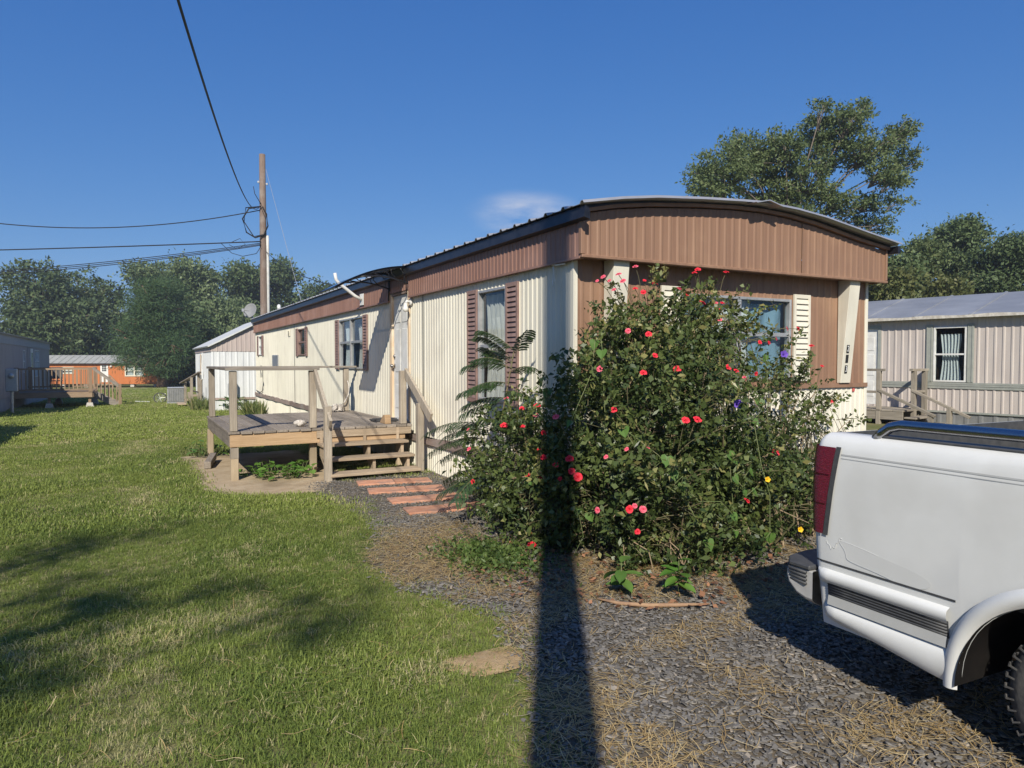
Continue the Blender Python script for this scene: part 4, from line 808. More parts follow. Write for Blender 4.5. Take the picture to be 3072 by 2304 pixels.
while y < 34:
    y1 = min(y + 1.4, 34); mb = MB(); corr(mb, 'y', y, y1, .1, 1.86, 2.45, per=.2, amp=.012); part('siding_panel', mb, m_wside, wh, fix=False); y = y1
mb = MB(); mb.box(2.47, 6.6, 33.98, 34, -.5, 2.0); mb.box(6.6, 6.62, 27.1, 34, -.5, 2.0); part('siding_panel', mb, m_wside, wh)
mb = MB(); corr(mb, 'y', 27.03, 34, -.5, .1, 2.47, per=.3, amp=.01, bot=lambda u: g(u) - .05); part('skirting_panel', mb, m_wside, wh, fix=False)
mb = MB(); mb.box(2.42, 2.44, 26.98, 34, 1.86, 2.07); part('fascia_panel', mb, m_gable, wh)
for s_ in (1, -1):
    xa, xb = (2.33, 4.535) if s_ > 0 else (6.74, 4.535)
    mb = MB(); mb.add([(xa, 26.85, 2.04), (xa, 34.1, 2.04), (xb, 34.1, 3.20), (xb, 26.85, 3.20)], [(0, 1, 2, 3)]); part('roof_slope', mb, mat('white_roof', (.62, .62, .60), (.52, .52, .5), 3, .5), wh, solid=.05, fix=False)
mb = MB(); mb.box(2.40, 2.44, 30.6, 31.3, .1, 1.75); dr = part('door', mb, m_wside, wh); mb = MB(); mb.box(2.37, 2.40, 30.5, 30.58, .1, 1.8); part('door_jamb', mb, m_beige, dr); mb = MB(); mb.tube([(2.4, 29.9, 1.85), (2.38, 29.9, 1.2), (2.38, 29.85, .8)], .03, 6); part('downpipe', mb, m_wside, wh)
mr_ = root('electric_meter', (3.15, 26.9, g(27)), 'grey electric meter box on the white home over a leafy weed', 'meter box'); mb = MB(); mb.box(2.98, 3.30, 26.80, 26.96, .30, .72); part('meter_case', mb, m_gal, mr_, bevel=.02); mb = MB(); mb.box(3.06, 3.24, 26.86, 26.96, -.30, .30); part('conduit_box', mb, m_gal, mr_, bevel=.01)
# air conditioner, stoop, bike
zz = g(33.5)
ax_, ay_ = 1.72, 35.2
ac = root('air_conditioner', (ax_, ay_, zz), 'square grey outdoor air conditioner unit on the grass', 'air conditioner')
mb = MB(); mb.box(ax_ - .40, ax_ + .40, ay_ - .40, ay_ + .40, zz, zz + .06); part('base_pad', mb, m_gal, ac); mb = MB(); mb.box(ax_ - .36, ax_ + .36, ay_ - .36, ay_ + .36, zz + .06, zz + .68); part('cabinet', mb, mat('ac_grey', (.14, .145, .14), (.2, .2, .19), 6, .7), ac, bevel=.02)
mb = MB(); mb.box(ax_ - .38, ax_ + .38, ay_ - .38, ay_ + .38, zz + .68, zz + .73); part('top_cover', mb, m_gal, ac, bevel=.015)
for i in range(10): mb = MB(); mb.box(ax_ - .33 + i * .07, ax_ - .32 + i * .07, ay_ - .375, ay_ - .36, zz + .1, zz + .65); part('fin', mb, m_gal, ac)
for i in range(9): mb = MB(); mb.box(ax_ - .375, ax_ - .36, ay_ - .3 + i * .07, ay_ - .288 + i * .07, zz + .1, zz + .65); part('fin', mb, m_gal, ac)
sp = root('side_stoop', (2.0, 31, g(31)), 'rickety wooden stoop with sloping rail beside the white home', 'stairs')
zs = g(31)
for x, y, h in ((1.95, 33.0, .98), (1.95, 29.3, 1.25), (2.2, 28.7, 1.15), (2.3, 30.6, 1.45), (2.0, 31.6, .6)): mb = MB(); mb.box(x - .05, x + .05, y - .05, y + .05, zs - .1, zs + h); part('post', mb, m_wz, sp, bevel=.005)
mb = MB(); mb.bar((1.80, 33.3, zs + .92), (2.32, 30.0, zs + 1.45), .14, .04); part('handrail', mb, m_wy, sp)
for k in range(3): mb = MB(); mb.box(1.55 + .28 * k, 1.85 + .28 * k, 30.9, 32.0, zs + .12 + .16 * k, zs + .16 + .16 * k); part('tread', mb, m_tread, sp)
mb = MB(); mb.bar((1.95, 29.3, zs + .75), (2.35, 30.4, zs + .6), .05, .05); part('brace', mb, m_wx, sp); mb = MB(); mb.bar((2.2, 28.7, zs + .5), (2.35, 30.0, zs + .25), .05, .04); part('brace', mb, m_wx, sp)
zb = g(36)
def bpart(n_, mb_, m_, p_, **k_):
    mb_.v = [(v[0] + 1.5, v[1] + 1.1, v[2]) for v in mb_.v]; return part(n_, mb_, m_, p_, **k_)
bk = root('bicycle', (1.3, 36.6, zb), 'small bicycle lying on its side in the grass near the air conditioner', 'bicycle')
for cx_, lean, yo in ((-.42, .75, 35.5), (.30, .25, 35.5)):
    pts = [(cx_ + .26 * math.cos(t * .3142), yo + .26 * math.sin(t * .3142) * math.cos(lean + .4), zb + .16 * (1 if lean > .5 else .4) + .26 * math.sin(t * .3142) * math.sin(lean + .4) + .06) for t in range(21)]
    mb = MB(); mb.tube(pts, .025, 6); wl = bpart('wheel', mb, m_tyre, bk, smooth=True); mb = MB()
    for t in range(0, 20, 3): mb.tube([pts[t], pts[(t + 10) % 20]], .004, 4)
    bpart('spoke', mb, m_gal, wl)
m_bk = mat('bike_yellow', (.62, .62, .38), (.7, .7, .6), 6, .4)
mb = MB(); mb.tube([(-.42, 35.5, zb + .22), (-.1, 35.6, zb + .25), (.25, 35.7, zb + .22)], .025, 6); mb.tube([(-.1, 35.6, zb + .25), (.0, 35.4, zb + .1), (.3, 35.5, zb + .12)], .025, 6); mb.tube([(.25, 35.7, zb + .22), (.3, 35.5, zb + .12)], .022, 6); bpart('frame', mb, m_bk, bk, smooth=True)
mb = MB(); mb.obox((.32, 35.85, zb + .2), (.22, .1, .06)); bpart('saddle', mb, m_tyre, bk, bevel=.015); mb = MB(); mb.tube([(-.2, 35.9, zb + .1), (-.15, 35.75, zb + .3), (-.2, 35.5, zb + .42)], .015, 6); bpart('handlebar', mb, m_gal, bk)
mb = MB(); mb.obox((.35, 37.6, g(37.6) + .04), (.6, .35, .06), (0, .05, .1)); single('plastic_lid', mb, mat('pale_plastic', (.6, .6, .55), None), (.35, 37.6, g(37.6)), 'flat pale lid lying alone on the far grass', 'lid', bevel=.01)

# --- home on the left with its deck
XL = -4.2
m_lside = mat('mauve_siding', (.33, .29, .275), (.28, .245, .235), 2, .6, stretch=(3, 3, .4)); m_lskirt = mat('mauve_skirt', (.26, .25, .25), (.32, .31, .3), 2, .8)
lh = root('mobile_home', (XL, 26, g(26)), 'mauve-grey mobile home in shade with a wooden deck at its side', 'mobile home')
LW = [(36.6, 37.2, 1.0, 2.0), (40.6, 42.4, .75, 2.05)]
y = 26.
while y < 47.4:
    y1 = min(y + 1.22, 47.4); mb = MB(); corr(mb, 'y', y, y1, .15, 2.18, XL, per=.30, amp=.010, out=1, openings=LW); part('siding_panel', mb, m_lside, lh, fix=False)
    mb = MB(); corr(mb, 'y', y, y1, -1, .14, XL - .03, per=.6, amp=.008, out=1, bot=lambda u: g(u) - .06); part('skirting_panel', mb, m_lskirt, lh, fix=False); y = y1
mb = MB(); mb.box(XL + .014, XL + .03, 26, 47.45, 2.17, 2.52); part('fascia_panel', mb, mat('mauve_fascia', (.33, .33, .34), (.28, .28, .29), 2, .6, stretch=(3, 3, .4)), lh)
mb = MB(); mb.box(XL - 4.2, XL, 47.38, 47.42, -.9, 2.5); mb.box(XL - 4.2, XL, 26, 26.04, -.5, 2.5); mb.box(XL - 4.2, XL - 4.16, 26, 47.4, -.9, 2.5); part('siding_panel', mb, m_lside, lh)
mb = MB(); mb.grid(lambda u, v: (XL + .12 - 4.44 * u, 25.9 + 21.7 * v, 2.53 + .34 * math.sin(u * math.pi)), 10, 1); part('roof', mb, m_groof, lh, solid=.05, fix=False)
mb = MB(); mb.tube([(XL - .8, 31.5, 2.6), (XL - .8, 31.5, 3.0)], .06, 8); part('roof_vent', mb, m_white, lh)
window(lh, 'y', *LW[0], XL, 1, rail=1.5, m=m_white); window(lh, 'y', *LW[1], XL, 1, mull=(41.2, 41.8), rail=1.5, m=m_white, cmat=1, cargs=[(40.7, 42.3, .8, 2.0, 6, 0, 0, m_curtw)])
mb = MB(); mb.box(XL + .012, XL + .04, 38.9, 39.8, .15, 2.10); dl = part('door', mb, m_white, lh, bevel=.003); mb = MB(); mb.box(XL + .04, XL + .046, 39.05, 39.65, 1.2, 1.9); part('pane', mb, m_glass, dl)
mt = root('meter_pedestal', (-4.0, 29.9, g(30)), 'grey meter box on a post at the near end of the shaded home', 'meter box')
zt = g(30); mb = MB(); mb.box(-3.95, -3.6, 29.85, 30.05, .45, 1.25); part('meter_case', mb, m_gal, mt, bevel=.02); mb = MB(); mb.lathe([(.09, 0), (.09, -.06), (.07, -.1)], (-3.78, 29.85, 1.0), 14, 'y'); part('meter_dial', mb, m_alu, mt, smooth=True); mb = MB(); mb.tube([(-3.78, 29.95, zt - .1), (-3.78, 29.95, .46)], .05, 8); part('conduit', mb, m_alu, mt)
# deck
dz = .26; dx0, dx1, dy0, dy1 = XL + .05, -1.5, 33.4, 37.6; zd = g(34)
m_dkw = wood('deck_tan', 'x', (.24, .17, .11), (.33, .24, .16), (.17, .12, .08)); m_dkz = wood('deck_tan_z', 'z', (.24, .17, .11), (.33, .24, .16), (.17, .12, .08))
ldk = root('deck', (dx0, dy0, zd), 'raised wooden deck with spindle railing and stairs beside the mauve home', 'deck')
y = dy0
while y < dy1: mb = MB(); mb.box(dx0, dx1, y, y + .14, dz - .04, dz); part('deck_plank', mb, m_dkw, ldk); y += .147
for p in ((dx0, dx1, dy0 - .05, dy0 - .01), (dx0, dx1, dy1, dy1 + .04)): mb = MB(); mb.box(p[0], p[1], p[2], p[3], dz - .22, dz - .02); part('rim_joist', mb, m_dkw, ldk)
mb = MB(); mb.box(dx1, dx1 + .04, dy0, dy1, dz - .22, dz - .02); part('rim_joist', mb, m_dkw, ldk)
for x, y in ((dx1 - .1, dy0 + .1), (dx1 - 1.5, dy0 + .1), (dx1 - .1, dy1 - .1), (dx1 - 1.5, dy1 - .1)):
    mb = MB(); mb.box(x - .05, x + .05, y - .05, y + .05, zd, dz - .22); ps = part('post', mb, m_dkz, ldk); mb = MB(); mb.add([(x - .18, y - .18, zd - .1), (x + .18, y - .18, zd - .1), (x + .18, y + .18, zd - .1), (x - .18, y + .18, zd - .1), (x - .1, y - .1, zd + .22), (x + .1, y - .1, zd + .22), (x + .1, y + .1, zd + .22), (x - .1, y + .1, zd + .22)], [(0, 3, 2, 1), (4, 5, 6, 7), (0, 1, 5, 4), (1, 2, 6, 5), (2, 3, 7, 6), (3, 0, 4, 7)]); part('footing_block', mb, mat('concrete', (.42, .39, .34), (.5, .47, .42), 8, .9), ps)
for x, y in ((dx1 - .06, dy0 + .0), (dx0 + .1, dy0), (dx1 - .06, dy1), (dx0 + .1, dy1)): mb = MB(); mb.box(x - .07, x + .07, y - .07, y + .07, dz, dz + 1.0); part('railing_post', mb, m_dkz, ldk)
sp_me = MB().box(-.018, .018, -.018, .018, .08, .9).mesh('spindle'); sp_me.materials.append(m_dkz)
def spin(x, y, z): o = bpy.data.objects.new('spindle', sp_me); COL.objects.link(o); o.parent = ldk; o.location = Vector((x, y, z)) - ldk.location
for yr in (dy0, dy1):
    for z in (dz + .1, dz + .94): mb = MB(); mb.box(dx0, dx1, yr - .04, yr + .04, z - .03, z + .03); part('rail', mb, m_dkw, ldk)
    for i in range(16): spin(dx0 + .25 + i * .145, yr, dz)
for i in range(9): spin(dx1 - .06, dy1 - .3 - i * .15, dz)
mb = MB(); mb.box(dx1 - .1, dx1 - .02, dy1 - 1.8, dy1, dz + .9, dz + .96); part('rail', mb, m_dkw, ldk)
for k in range(4): mb = MB(); mb.box(dx1 + .05 + k * .22, dx1 + .29 + k * .22, dy0 + .9, dy0 + 2.0, dz - .15 * (k + 1) - .04, dz - .15 * (k + 1)); part('tread', mb, m_wx, ldk)
for yr in (dy0 + .85, dy0 + 2.05):
    mb = MB(); mb.bar((dx1, yr, dz - .15), (dx1 + .95, yr, zd + .02), .04, .22); part('stringer', mb, m_wx, ldk); mb = MB(); mb.bar((dx1 - .05, yr, dz + .98), (dx1 + .95, yr, zd + .82), .06, .08); part('stair_rail', mb, m_wx, ldk)
    for i in range(6): spin(dx1 + .10 + i * .15, yr, dz - .04 - (i * .15 + .10) * .70)
    mb = MB(); mb.box(dx1 + .92, dx1 + 1.02, yr - .05, yr + .05, zd - .05, zd + .92); part('railing_post', mb, m_dkz, ldk)
ch_ = root('garden_chair', (-2.9, 35.3, dz), 'dark folding garden chair standing on the raised deck', 'chair')
mb = MB(); mb.obox((-2.9, 35.3, dz + .42), (.45, .45, .03)); part('seat', mb, m_tyre, ch_); mb = MB(); mb.obox((-2.9, 35.55, dz + .75), (.45, .03, .5), (-.2, 0, 0)); part('backrest', mb, m_tyre, ch_)
for sx in (-.2, .2):
    for a, b in (((-.2), .25), (.25, -.2)): mb = MB(); mb.bar((-2.9 + sx, 35.3 + a, dz), (-2.9 + sx, 35.3 + b, dz + .6), .025, .025); part('leg', mb, m_tyre, ch_)

# --- home outside the frame on the left whose shadow reaches the lawn
nb = root('mobile_home', (-4.3, 4, 0), 'plain grey mobile home whose shadow falls on the near lawn edge', 'mobile home')
y = 3.
while y < 18.6: y1 = min(y + 1.3, 18.6); mb = MB(); corr(mb, 'y', y, y1, -.1, 2.5, -4.35, per=.2, amp=.01, out=1); part('siding_panel', mb, m_lside, nb, fix=False); y = y1
mb = MB(); mb.box(-8.5, -4.36, 18.56, 18.6, -.2, 2.6); mb.box(-8.5, -4.36, 3, 3.04, -.2, 2.6); mb.box(-8.5, -8.46, 3, 18.6, -.2, 2.6); part('siding_panel', mb, m_lside, nb)
mb = MB(); mb.grid(lambda u, v: (-4.2 - 4.4 * u, 2.9 + 15.8 * v, 2.56 + .35 * math.sin(u * math.pi)), 10, 1); part('roof', mb, m_groof, nb, solid=.05, fix=False)

# --- orange home far behind, across the road
OD = 75.; oz = -1.35
m_or = mat('orange_siding', (.50, .165, .05), (.44, .14, .042), 1.2, .75, stretch=(3, 3, .4)); m_cream2 = mat('pale_frame', (.62, .58, .46), None)
c0 = cw(OD, (60 - 1106) / 1500 * OD)
ORZ = math.atan2(cR.y, cR.x)
oh = root('mobile_home', (c0[0], c0[1], oz), 'orange panelled mobile home with grey metal roof across the road', 'mobile home', rz=ORZ)
def op(name, mb, m, par=None, **k): return part(name, mb, m, par or oh, True, **k)
def ox(px): return (px - 60) / 1500 * OD
def oy(py_): return 1.53 - (py_ - 780) / 1500 * OD - oz
LEN = 15.0
W1 = (ox(134), ox(160), oy(808), oy(793)); W2 = (ox(270), ox(311), oy(813.5), oy(789.5)); D1 = (ox(217), ox(234), oy(826), oy(789)); sid = []
x = 0
while x < LEN: x1 = min(x + 1.25, LEN); mb = MB(); corr(mb, 'x', x, x1, .38, 2.7, 0, per=.4, amp=.01, openings=[W1, W2, D1]); op('siding_panel', mb, m_or, fix=False); x = x1
mb = MB(); mb.box(0, .05, .01, 4, .38, 2.7); mb.box(LEN - .05, LEN, .01, 4, .38, 2.7); mb.box(0, LEN, 3.98, 4, .38, 2.7); mb.box(0, LEN, .02, 4, .36, .40); op('siding_panel', mb, m_or); mb = MB(); mb.box(.05, LEN - .05, 1.2, 1.25, .4, 2.7); op('partition', mb, m_dark)
x = 0
while x < LEN + .2:
    mb = MB(); mb.add([(x - .2, -.25, 2.60), (x + .52, -.25, 2.60), (x + .52, 1.6, 3.50), (x - .2, 1.6, 3.50)], [(0, 1, 2, 3)]); mb.bar((x - .2, -.25, 2.62), (x - .2, 1.6, 3.52), .08, .05); mb.add([(x - .2, 4.25, 2.60), (x + .52, 4.25, 2.60), (x + .52, 1.6, 3.50), (x - .2, 1.6, 3.50)], [(0, 1, 2, 3)]); op('roof_panel', mb, mat('pale_roof', (.34, .34, .31), (.28, .28, .26), 2, .5), solid=.01, fix=False); x += .725
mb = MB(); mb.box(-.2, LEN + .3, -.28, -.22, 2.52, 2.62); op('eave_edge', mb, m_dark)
def owin(q, mull):
    mb = MB(); a, b, c, d = q
    for r_ in ((a, a + .12, c, d), (b - .12, b, c, d), (a + .12, b - .12, c, c + .12), (a + .12, b - .12, d - .12, d)): mb.box(r_[0], r_[1], -.06, .03, r_[2], r_[3])
    wd = op('window', mb, m_cream2)
    e = [a + .12] + [k for m_ in mull for k in (m_ - .08, m_ + .08)] + [b - .12]
    for m_ in mull: mb = MB(); mb.box(m_ - .08, m_ + .08, -.055, .02, c + .12, d - .12); op('mullion', mb, m_cream2, wd)
    for u, v in zip(e[::2], e[1::2]):
        mb = MB(); mb.box(u, v, -.05, .02, (c + d) / 2 - .035, (c + d) / 2 + .035); op('meeting_rail', mb, m_cream2, wd)
        for zz0, zz1 in ((c + .12, (c + d) / 2 - .035), ((c + d) / 2 + .035, d - .12)): mb = MB(); mb.box(u, v, 0, .01, zz0, zz1); op('pane', mb, m_glass, wd)
        mb = MB(); curtain(mb, 'x', u, v, c, d, .12, 1, 5, .08, .1); op('curtain', mb, m_curtw, wd, fix=False, smooth=True)
owin(W1, []); owin(W2, [(W2[0] + W2[1]) / 2])
mb = MB(); mb.box(D1[0], D1[1], -.03, .02, D1[2], D1[3]); od = op('door', mb, m_white)
for i in range(3):
    for j in range(3): mb = MB(); mb.box(D1[0] + .2 + i * .16, D1[0] + .33 + i * .16, -.036, -.03, 1.75 + j * .22, 1.94 + j * .22); op('pane', mb, mat('dark_pane', (.03, .035, .04), None, rough=.1), od)
for x in (1, 3.5, 6, 8.5, 11, 13.5): mb = MB(); mb.box(x, x + .4, .1, .5, -.1, .37); op('pier_block', mb, MATS['concrete'])
for a, b in ((ox(250), ox(270)),):
    mb = MB(); mb.bar((a, -1.2, .05), (a, -1.2, 1.4), .12, .12); mb.bar((a, -1.2, 1.35), (b, -1.2, .35), .1, .1); mb.box(a - 2.2, a + .4, -1.3, -.1, .30, .42); op('stoop', mb, m_dkw)
mb = MB(); mb.lathe([(.06, 0), (.12, -.08), (.12, -.16), (.05, -.2)], (ox(241), -.12, oy(790)), 10); op('wall_lamp', mb, m_white)
# blue shed and white van in the shade beyond
c1 = cw(79, (366 - 1106) / 1500 * 79); sh_ = root('shed', (c1[0], c1[1], -1.45), 'small blue shed standing in the shade behind the pine', 'shed', rz=ORZ)
m_bl = mat('blue_shed', (.12, .20, .32), (.16, .24, .36), 2, .7); m_shd = mat('pale_shed', (.30, .36, .40), (.24, .3, .34), 2, .7)
mb = MB(); mb.box(-.2, 1.2, 0, 1.6, 0, 2.1); part('wall', mb, m_shd, sh_, True); mb = MB(); mb.prism([(-.15, 2.1), (1.75, 2.1), (1.75, 2.2), (-.15, 2.9)], 'x', -.35, 1.35); part('roof', mb, m_bl, sh_, True); mb = MB(); mb.box(.2, .8, -.03, 0, .1, 1.9); part('door', mb, m_bl, sh_, True)
c2_ = cw(84, (395 - 1106) / 1500 * 84); vn = root('parked_van', (c2_[0], c2_[1], -1.5), 'white van parked in the shade beyond the pine', 'van', rz=ORZ)
mb = MB(); mb.prism([(-1.3, .35), (3.2, .35), (3.2, .95), (2.5, 1.15), (1.9, 1.9), (-1.3, 1.95)], 'y', 0, 1.8); part('body', mb, m_wside, vn, True, bevel=.08)
mb = MB(); mb.prism([(1.2, 1.2), (2.3, 1.2), (1.85, 1.78), (1.2, 1.8)], 'y', -.01, 0); part('side_window', mb, MATS['dark_glass'], vn, True)
for x in (-.6, 2.4): mb = MB(); mb.lathe([(.34, -.03), (.34, .2)], (x, .0, .34), 18, 'y'); part('wheel', mb, m_tyre, vn, True)

# ================================================================ vegetation
def bark(name, c1, c2): return mat(name, c1, c2, 6, .95, stretch=(5, 5, 1), bump=.8, bscale=8, spec=.1)
m_barkg = bark('bark_grey', (.11, .09, .07), (.19, .16, .13)); m_barkp = bark('bark_pine', (.15, .09, .06), (.24, .16, .11))
def crown_points(lobes, n, shell=.55, sig=.5, per=26):
    """leaf positions in clusters spread through ellipsoidal lobes, biased to their outside; returns points, outward dirs, cluster tint"""
    vol = np.array([l[3] * l[4] * l[5] for l in lobes]) ** .8; vol /= vol.sum(); nc = max(4, n // per)
    li = rng.choice(len(lobes), nc, p=vol); d = rng.normal(size=(nc, 3)); d /= np.linalg.norm(d, axis=1)[:, None]
    rad = shell + (1 - shell) * rng.random(nc) ** .6; rad *= 1 + .10 * rng.normal(size=nc)
    A = np.array(lobes)[li]; c = A[:, :3] + d * A[:, 3:6] * rad[:, None]
    ci = np.repeat(np.arange(nc), per)[:n]; p = c[ci] + rng.normal(size=(len(ci), 3)) * sig * np.array([1, 1, .6])
    return p, d[ci], rng.random(nc)[ci], c
def tree(name, label, loc, height, r0, lobes, n, leaf, mleaf, mbark, group=None, up=.5, sig=.5, shell=.5, width=None, spread=1.0, lean=(0, 0), twigs=60, droop=0., limb_r=.32):
    t = root(name, loc, label, 'tree', group); lob = [tuple(l) for l in lobes]
    p, d, tint, cc = crown_points(lob, n, shell, sig)
    q = leaves(p, leaf, width or leaf * .55, up, d * .8 + np.array([0, 0, -droop]), spread)
    me = np_mesh('crown', q.reshape(-1, 3), 4, {'tint': np.clip(tint * .6 + rng.random(len(p)) * .4, 0, 1)})
    o = link('crown', me, mleaf, t)
    mb = MB(); top = Vector((lean[0], lean[1], height)); k = 9
    tr = [Vector((lean[0] * (i / k) ** 1.5 + .06 * r0 * math.sin(i * 1.7), lean[1] * (i / k) ** 1.5 + .06 * r0 * math.cos(i * 2.3), height * i / k - (.25 if i == 0 else 0))) for i in range(k + 1)]
    mb.tube(tr, [r0 * (1.25 if i == 0 else 1 - .85 * i / k) for i in range(k + 1)], 10); part('trunk', mb, mbark, t, True, smooth=True)
    mb = MB()
    for l in lob:
        c = Vector(l[:3]); i0 = max(1, min(k - 1, int(k * max(.15, min(.8, (c.z - l[5]) / height))))); a = tr[i0]; mid = a.lerp(c, .5) + Vector((0, 0, .06 * (c - a).length))
        mb.tube([a, mid, c], [r0 * limb_r, r0 * limb_r * .65, r0 * limb_r * .35], 6)
    for c in cc[:twigs]:
        c = Vector(c); l = min(lob, key=lambda l: (Vector(l[:3]) - c).length); a = Vector(l[:3]).lerp(tr[min(k, 6)], .15)
        mb.tube([a, a.lerp(c, .55) + Vector((0, 0, .05)), c], [r0 * .13, r0 * .08, r0 * .03], 5)
    part('limb', mb, mbark, t, True, smooth=True); return t
m_lmag = tintmat('leaf_dark', (.042, .07, .030), (.12, .165, .065), .2, .55, cd=(.19, .17, .09), spec=.25)
m_lpine = tintmat('needle', (.034, .072, .028), (.085, .14, .048), .1, .6); m_lpale = tintmat('leaf_pale', (.09, .14, .055), (.22, .27, .12), .3, .5)
m_lmid = tintmat('leaf_mid', (.06, .10, .038), (.15, .20, .08), .3, .5, cd=(.22, .21, .10)); m_lelm = tintmat('leaf_elm', (.075, .115, .045), (.19, .235, .095), .35, .55, cd=(.24, .25, .12), spec=.25)
m_lyel = tintmat('leaf_yellowing', (.07, .10, .03), (.19, .19, .07), .3, .5)
def at(px_, d): return cw(d, (px_ - 1106) / 1500 * d)
def zpx(py_, d): return 1.53 - (py_ - 780) / 1500 * d
def blobs(px0, px1, pyt, pyb, d, base, nl, loc, prof=None, depth=None, rs=(.16, .26)):
    """lobes that fill an outline of the stated width and height (metres from the trunk foot), rounded at the top"""
    w_ = (px1 - px0) / 1500 * d; zt, zb = zpx(pyt, d) - base, zpx(pyb, d) - base; cx_ = ((px0 + px1) / 2 - 1106) / 1500 * d; ll = []
    for i in range(nl):
        u = random.uniform(-1, 1); v = random.random(); lim = prof(v) if prof else math.sqrt(max(0, 1 - max(0, (v - .35) / .65) ** 2.2))
        r_ = random.uniform(*rs) * w_; x = u * max(0, lim * w_ / 2 - r_ * .8); z = zb + r_ * .6 + (zt - zb - r_ * 1.4) * v; y = random.uniform(-1, 1) * (depth or w_ * .35)
        v3 = cR * (cx_ + x) + cF * (d + y); ll.append((v3.x - loc[0], v3.y - loc[1], z, r_, r_, r_ * .8))
    return ll
def ptree(name, label, px0, px1, pyt, pyb, d, base, n, leaf, ml, mbk=m_barkg, nl=16, trunk=None, r0=.35, **k):
    a = at(trunk if trunk else (px0 + px1) / 2, d); loc = (a[0], a[1], base); bl = {q: k.pop(q) for q in ('prof', 'depth', 'rs') if q in k}
    return tree(name, label, loc, (zpx(pyt, d) - base) * .8, r0, blobs(px0, px1, pyt, pyb, d, base, nl, loc, **bl), n, leaf, ml, mbk, **k)
conep = lambda v: 1 - .72 * v ** 1.2
ptree('magnolia_tree', 'large dark magnolia with a rounded crown behind the orange home', -20, 272, 566, 830, 92, -1.5, 52000, .46, m_lmag, nl=70, r0=.5, sig=.5, up=.5, shell=.55)
ptree('pine_tree', 'dense dark pine overhanging the right end of the orange home', 240, 452, 592, 812, 71, -1.25, 52000, .42, m_lpine, m_barkp, nl=80, trunk=350, r0=.55, sig=.4, width=.05, up=.2, prof=conep, rs=(.10, .17), droop=.3, depth=3.2)
ptree('broadleaf_tree', 'pale green tree rising behind the pine', 262, 400, 560, 820, 98, -1.6, 26000, .44, m_lpale, nl=40, sig=.6)
ptree('broadleaf_tree', 'tall pale tree between the pine and the utility pole', 355, 500, 556, 820, 100, -1.6, 30000, .46, m_lpale, nl=44, sig=.6)
ptree('broadleaf_tree', 'light green tree directly behind the satellite dish', 430, 575, 630, 820, 88, -1.5, 24000, .42, m_lpale, nl=36, sig=.5)
ptree('broadleaf_tree', 'dark green tree behind the foot of the utility pole', 465, 605, 572, 820, 106, -1.6, 26000, .46, m_lmid, nl=40, sig=.6)
ptree('broadleaf_tree', 'tall dark tree topping the wood behind the pole', 535, 668, 550, 820, 108, -1.6, 28000, .46, m_lmag, nl=40, sig=.6)
ptree('broadleaf_tree', 'dark tree whose crown dips behind the long roof', 622, 752, 598, 820, 104, -1.6, 24000, .44, m_lmag, nl=36, sig=.6)
ptree('broadleaf_tree', 'small shaded tree between the pine and the white home', 392, 476, 680, 840, 76, -1.35, 14000, .36, m_lmid, nl=22, sig=.5, r0=.2)
ptree('broadleaf_tree', 'low leafy tree in the shade beyond the blue shed', 340, 430, 700, 842, 96, -1.55, 14000, .4, m_lmag, nl=22, sig=.6, r0=.2)
# tall airy tree above the front roof, its lobes set one by one
D = 36.; ta = at(1680, D); tl_ = []
for (px_, py_, rx, rz_) in ((1560, 372, 62, 48), (1515, 395, 42, 34), (1610, 345, 55, 50), (1575, 318, 26, 22), (1665, 350, 62, 58), (1690, 322, 34, 40), (1770, 285, 52, 48), (1835, 262, 40, 34), (1855, 250, 22, 24), (1800, 330, 62, 52), (1740, 400, 60, 46), (1870, 330, 52, 38), (1925, 300, 36, 32), (1950, 280, 20, 20), (1945, 350, 34, 30), (1900, 380, 44, 26), (1640, 420, 60, 34), (1700, 440, 50, 26), (1800, 440, 46, 24), (1930, 395, 28, 18), (1880, 440, 44, 18), (1940, 445, 28, 16), (1830, 480, 50, 24), (1770, 235, 18, 18), (1900, 490, 30, 18), (1720, 470, 40, 20), (1540, 420, 40, 20)):
    dj = D + random.uniform(-2, 2); p_ = cR * ((px_ - 1106) / 1500 * dj) + cF * dj; tl_.append((p_.x - ta[0], p_.y - ta[1], zpx(py_, dj) + .6, rx / 1500 * D, rx / 1500 * D * 1.1, rz_ / 1500 * D))
tree('elm_tree', 'tall airy elm with upswept limbs above the brown front roof', (ta[0], ta[1], -.6), 10.6, .26, tl_, 42000, .17, m_lelm, m_barkg, up=.1, sig=.15, shell=.25, width=.085, lean=(.6, -.3), twigs=460, limb_r=.22)
for i, (a, b, t_, d, n, ml, lab) in enumerate(((1880, 1985, 545, 40, 9000, m_lmid, 'dense green tree just past the front roof corner'), (1930, 2030, 500, 44, 9000, m_lelm, 'slim tree with a pointed shoot beyond the grey roof'), (2000, 2130, 478, 47, 11000, m_lmid, 'bright green tree with twin tops beyond the grey roof'), (2095, 2225, 500, 42, 10000, m_lmag, 'dark tree over the far end of the grey roof'), (2170, 2320, 480, 46, 9000, m_lmid, 'leafy tree past the end of the grey roof'), (1870, 1960, 590, 33, 7000, m_lyel, 'yellowing bushy tree at the brown fascia corner'), (1980, 2080, 600, 36, 6500, m_lyel, 'yellow-green understorey tree behind the grey roof'), (1800, 1905, 560, 48, 6000, m_lmag, 'dark tree half hidden behind the front roof'))):
    ptree('broadleaf_tree', lab, a, b, t_, 740, d, -.7, n * 2, .23, ml, nl=26, r0=.16, sig=.34, prof=lambda v: 1 - .5 * v ** 2, rs=(.14, .24), shell=.4, twigs=90)
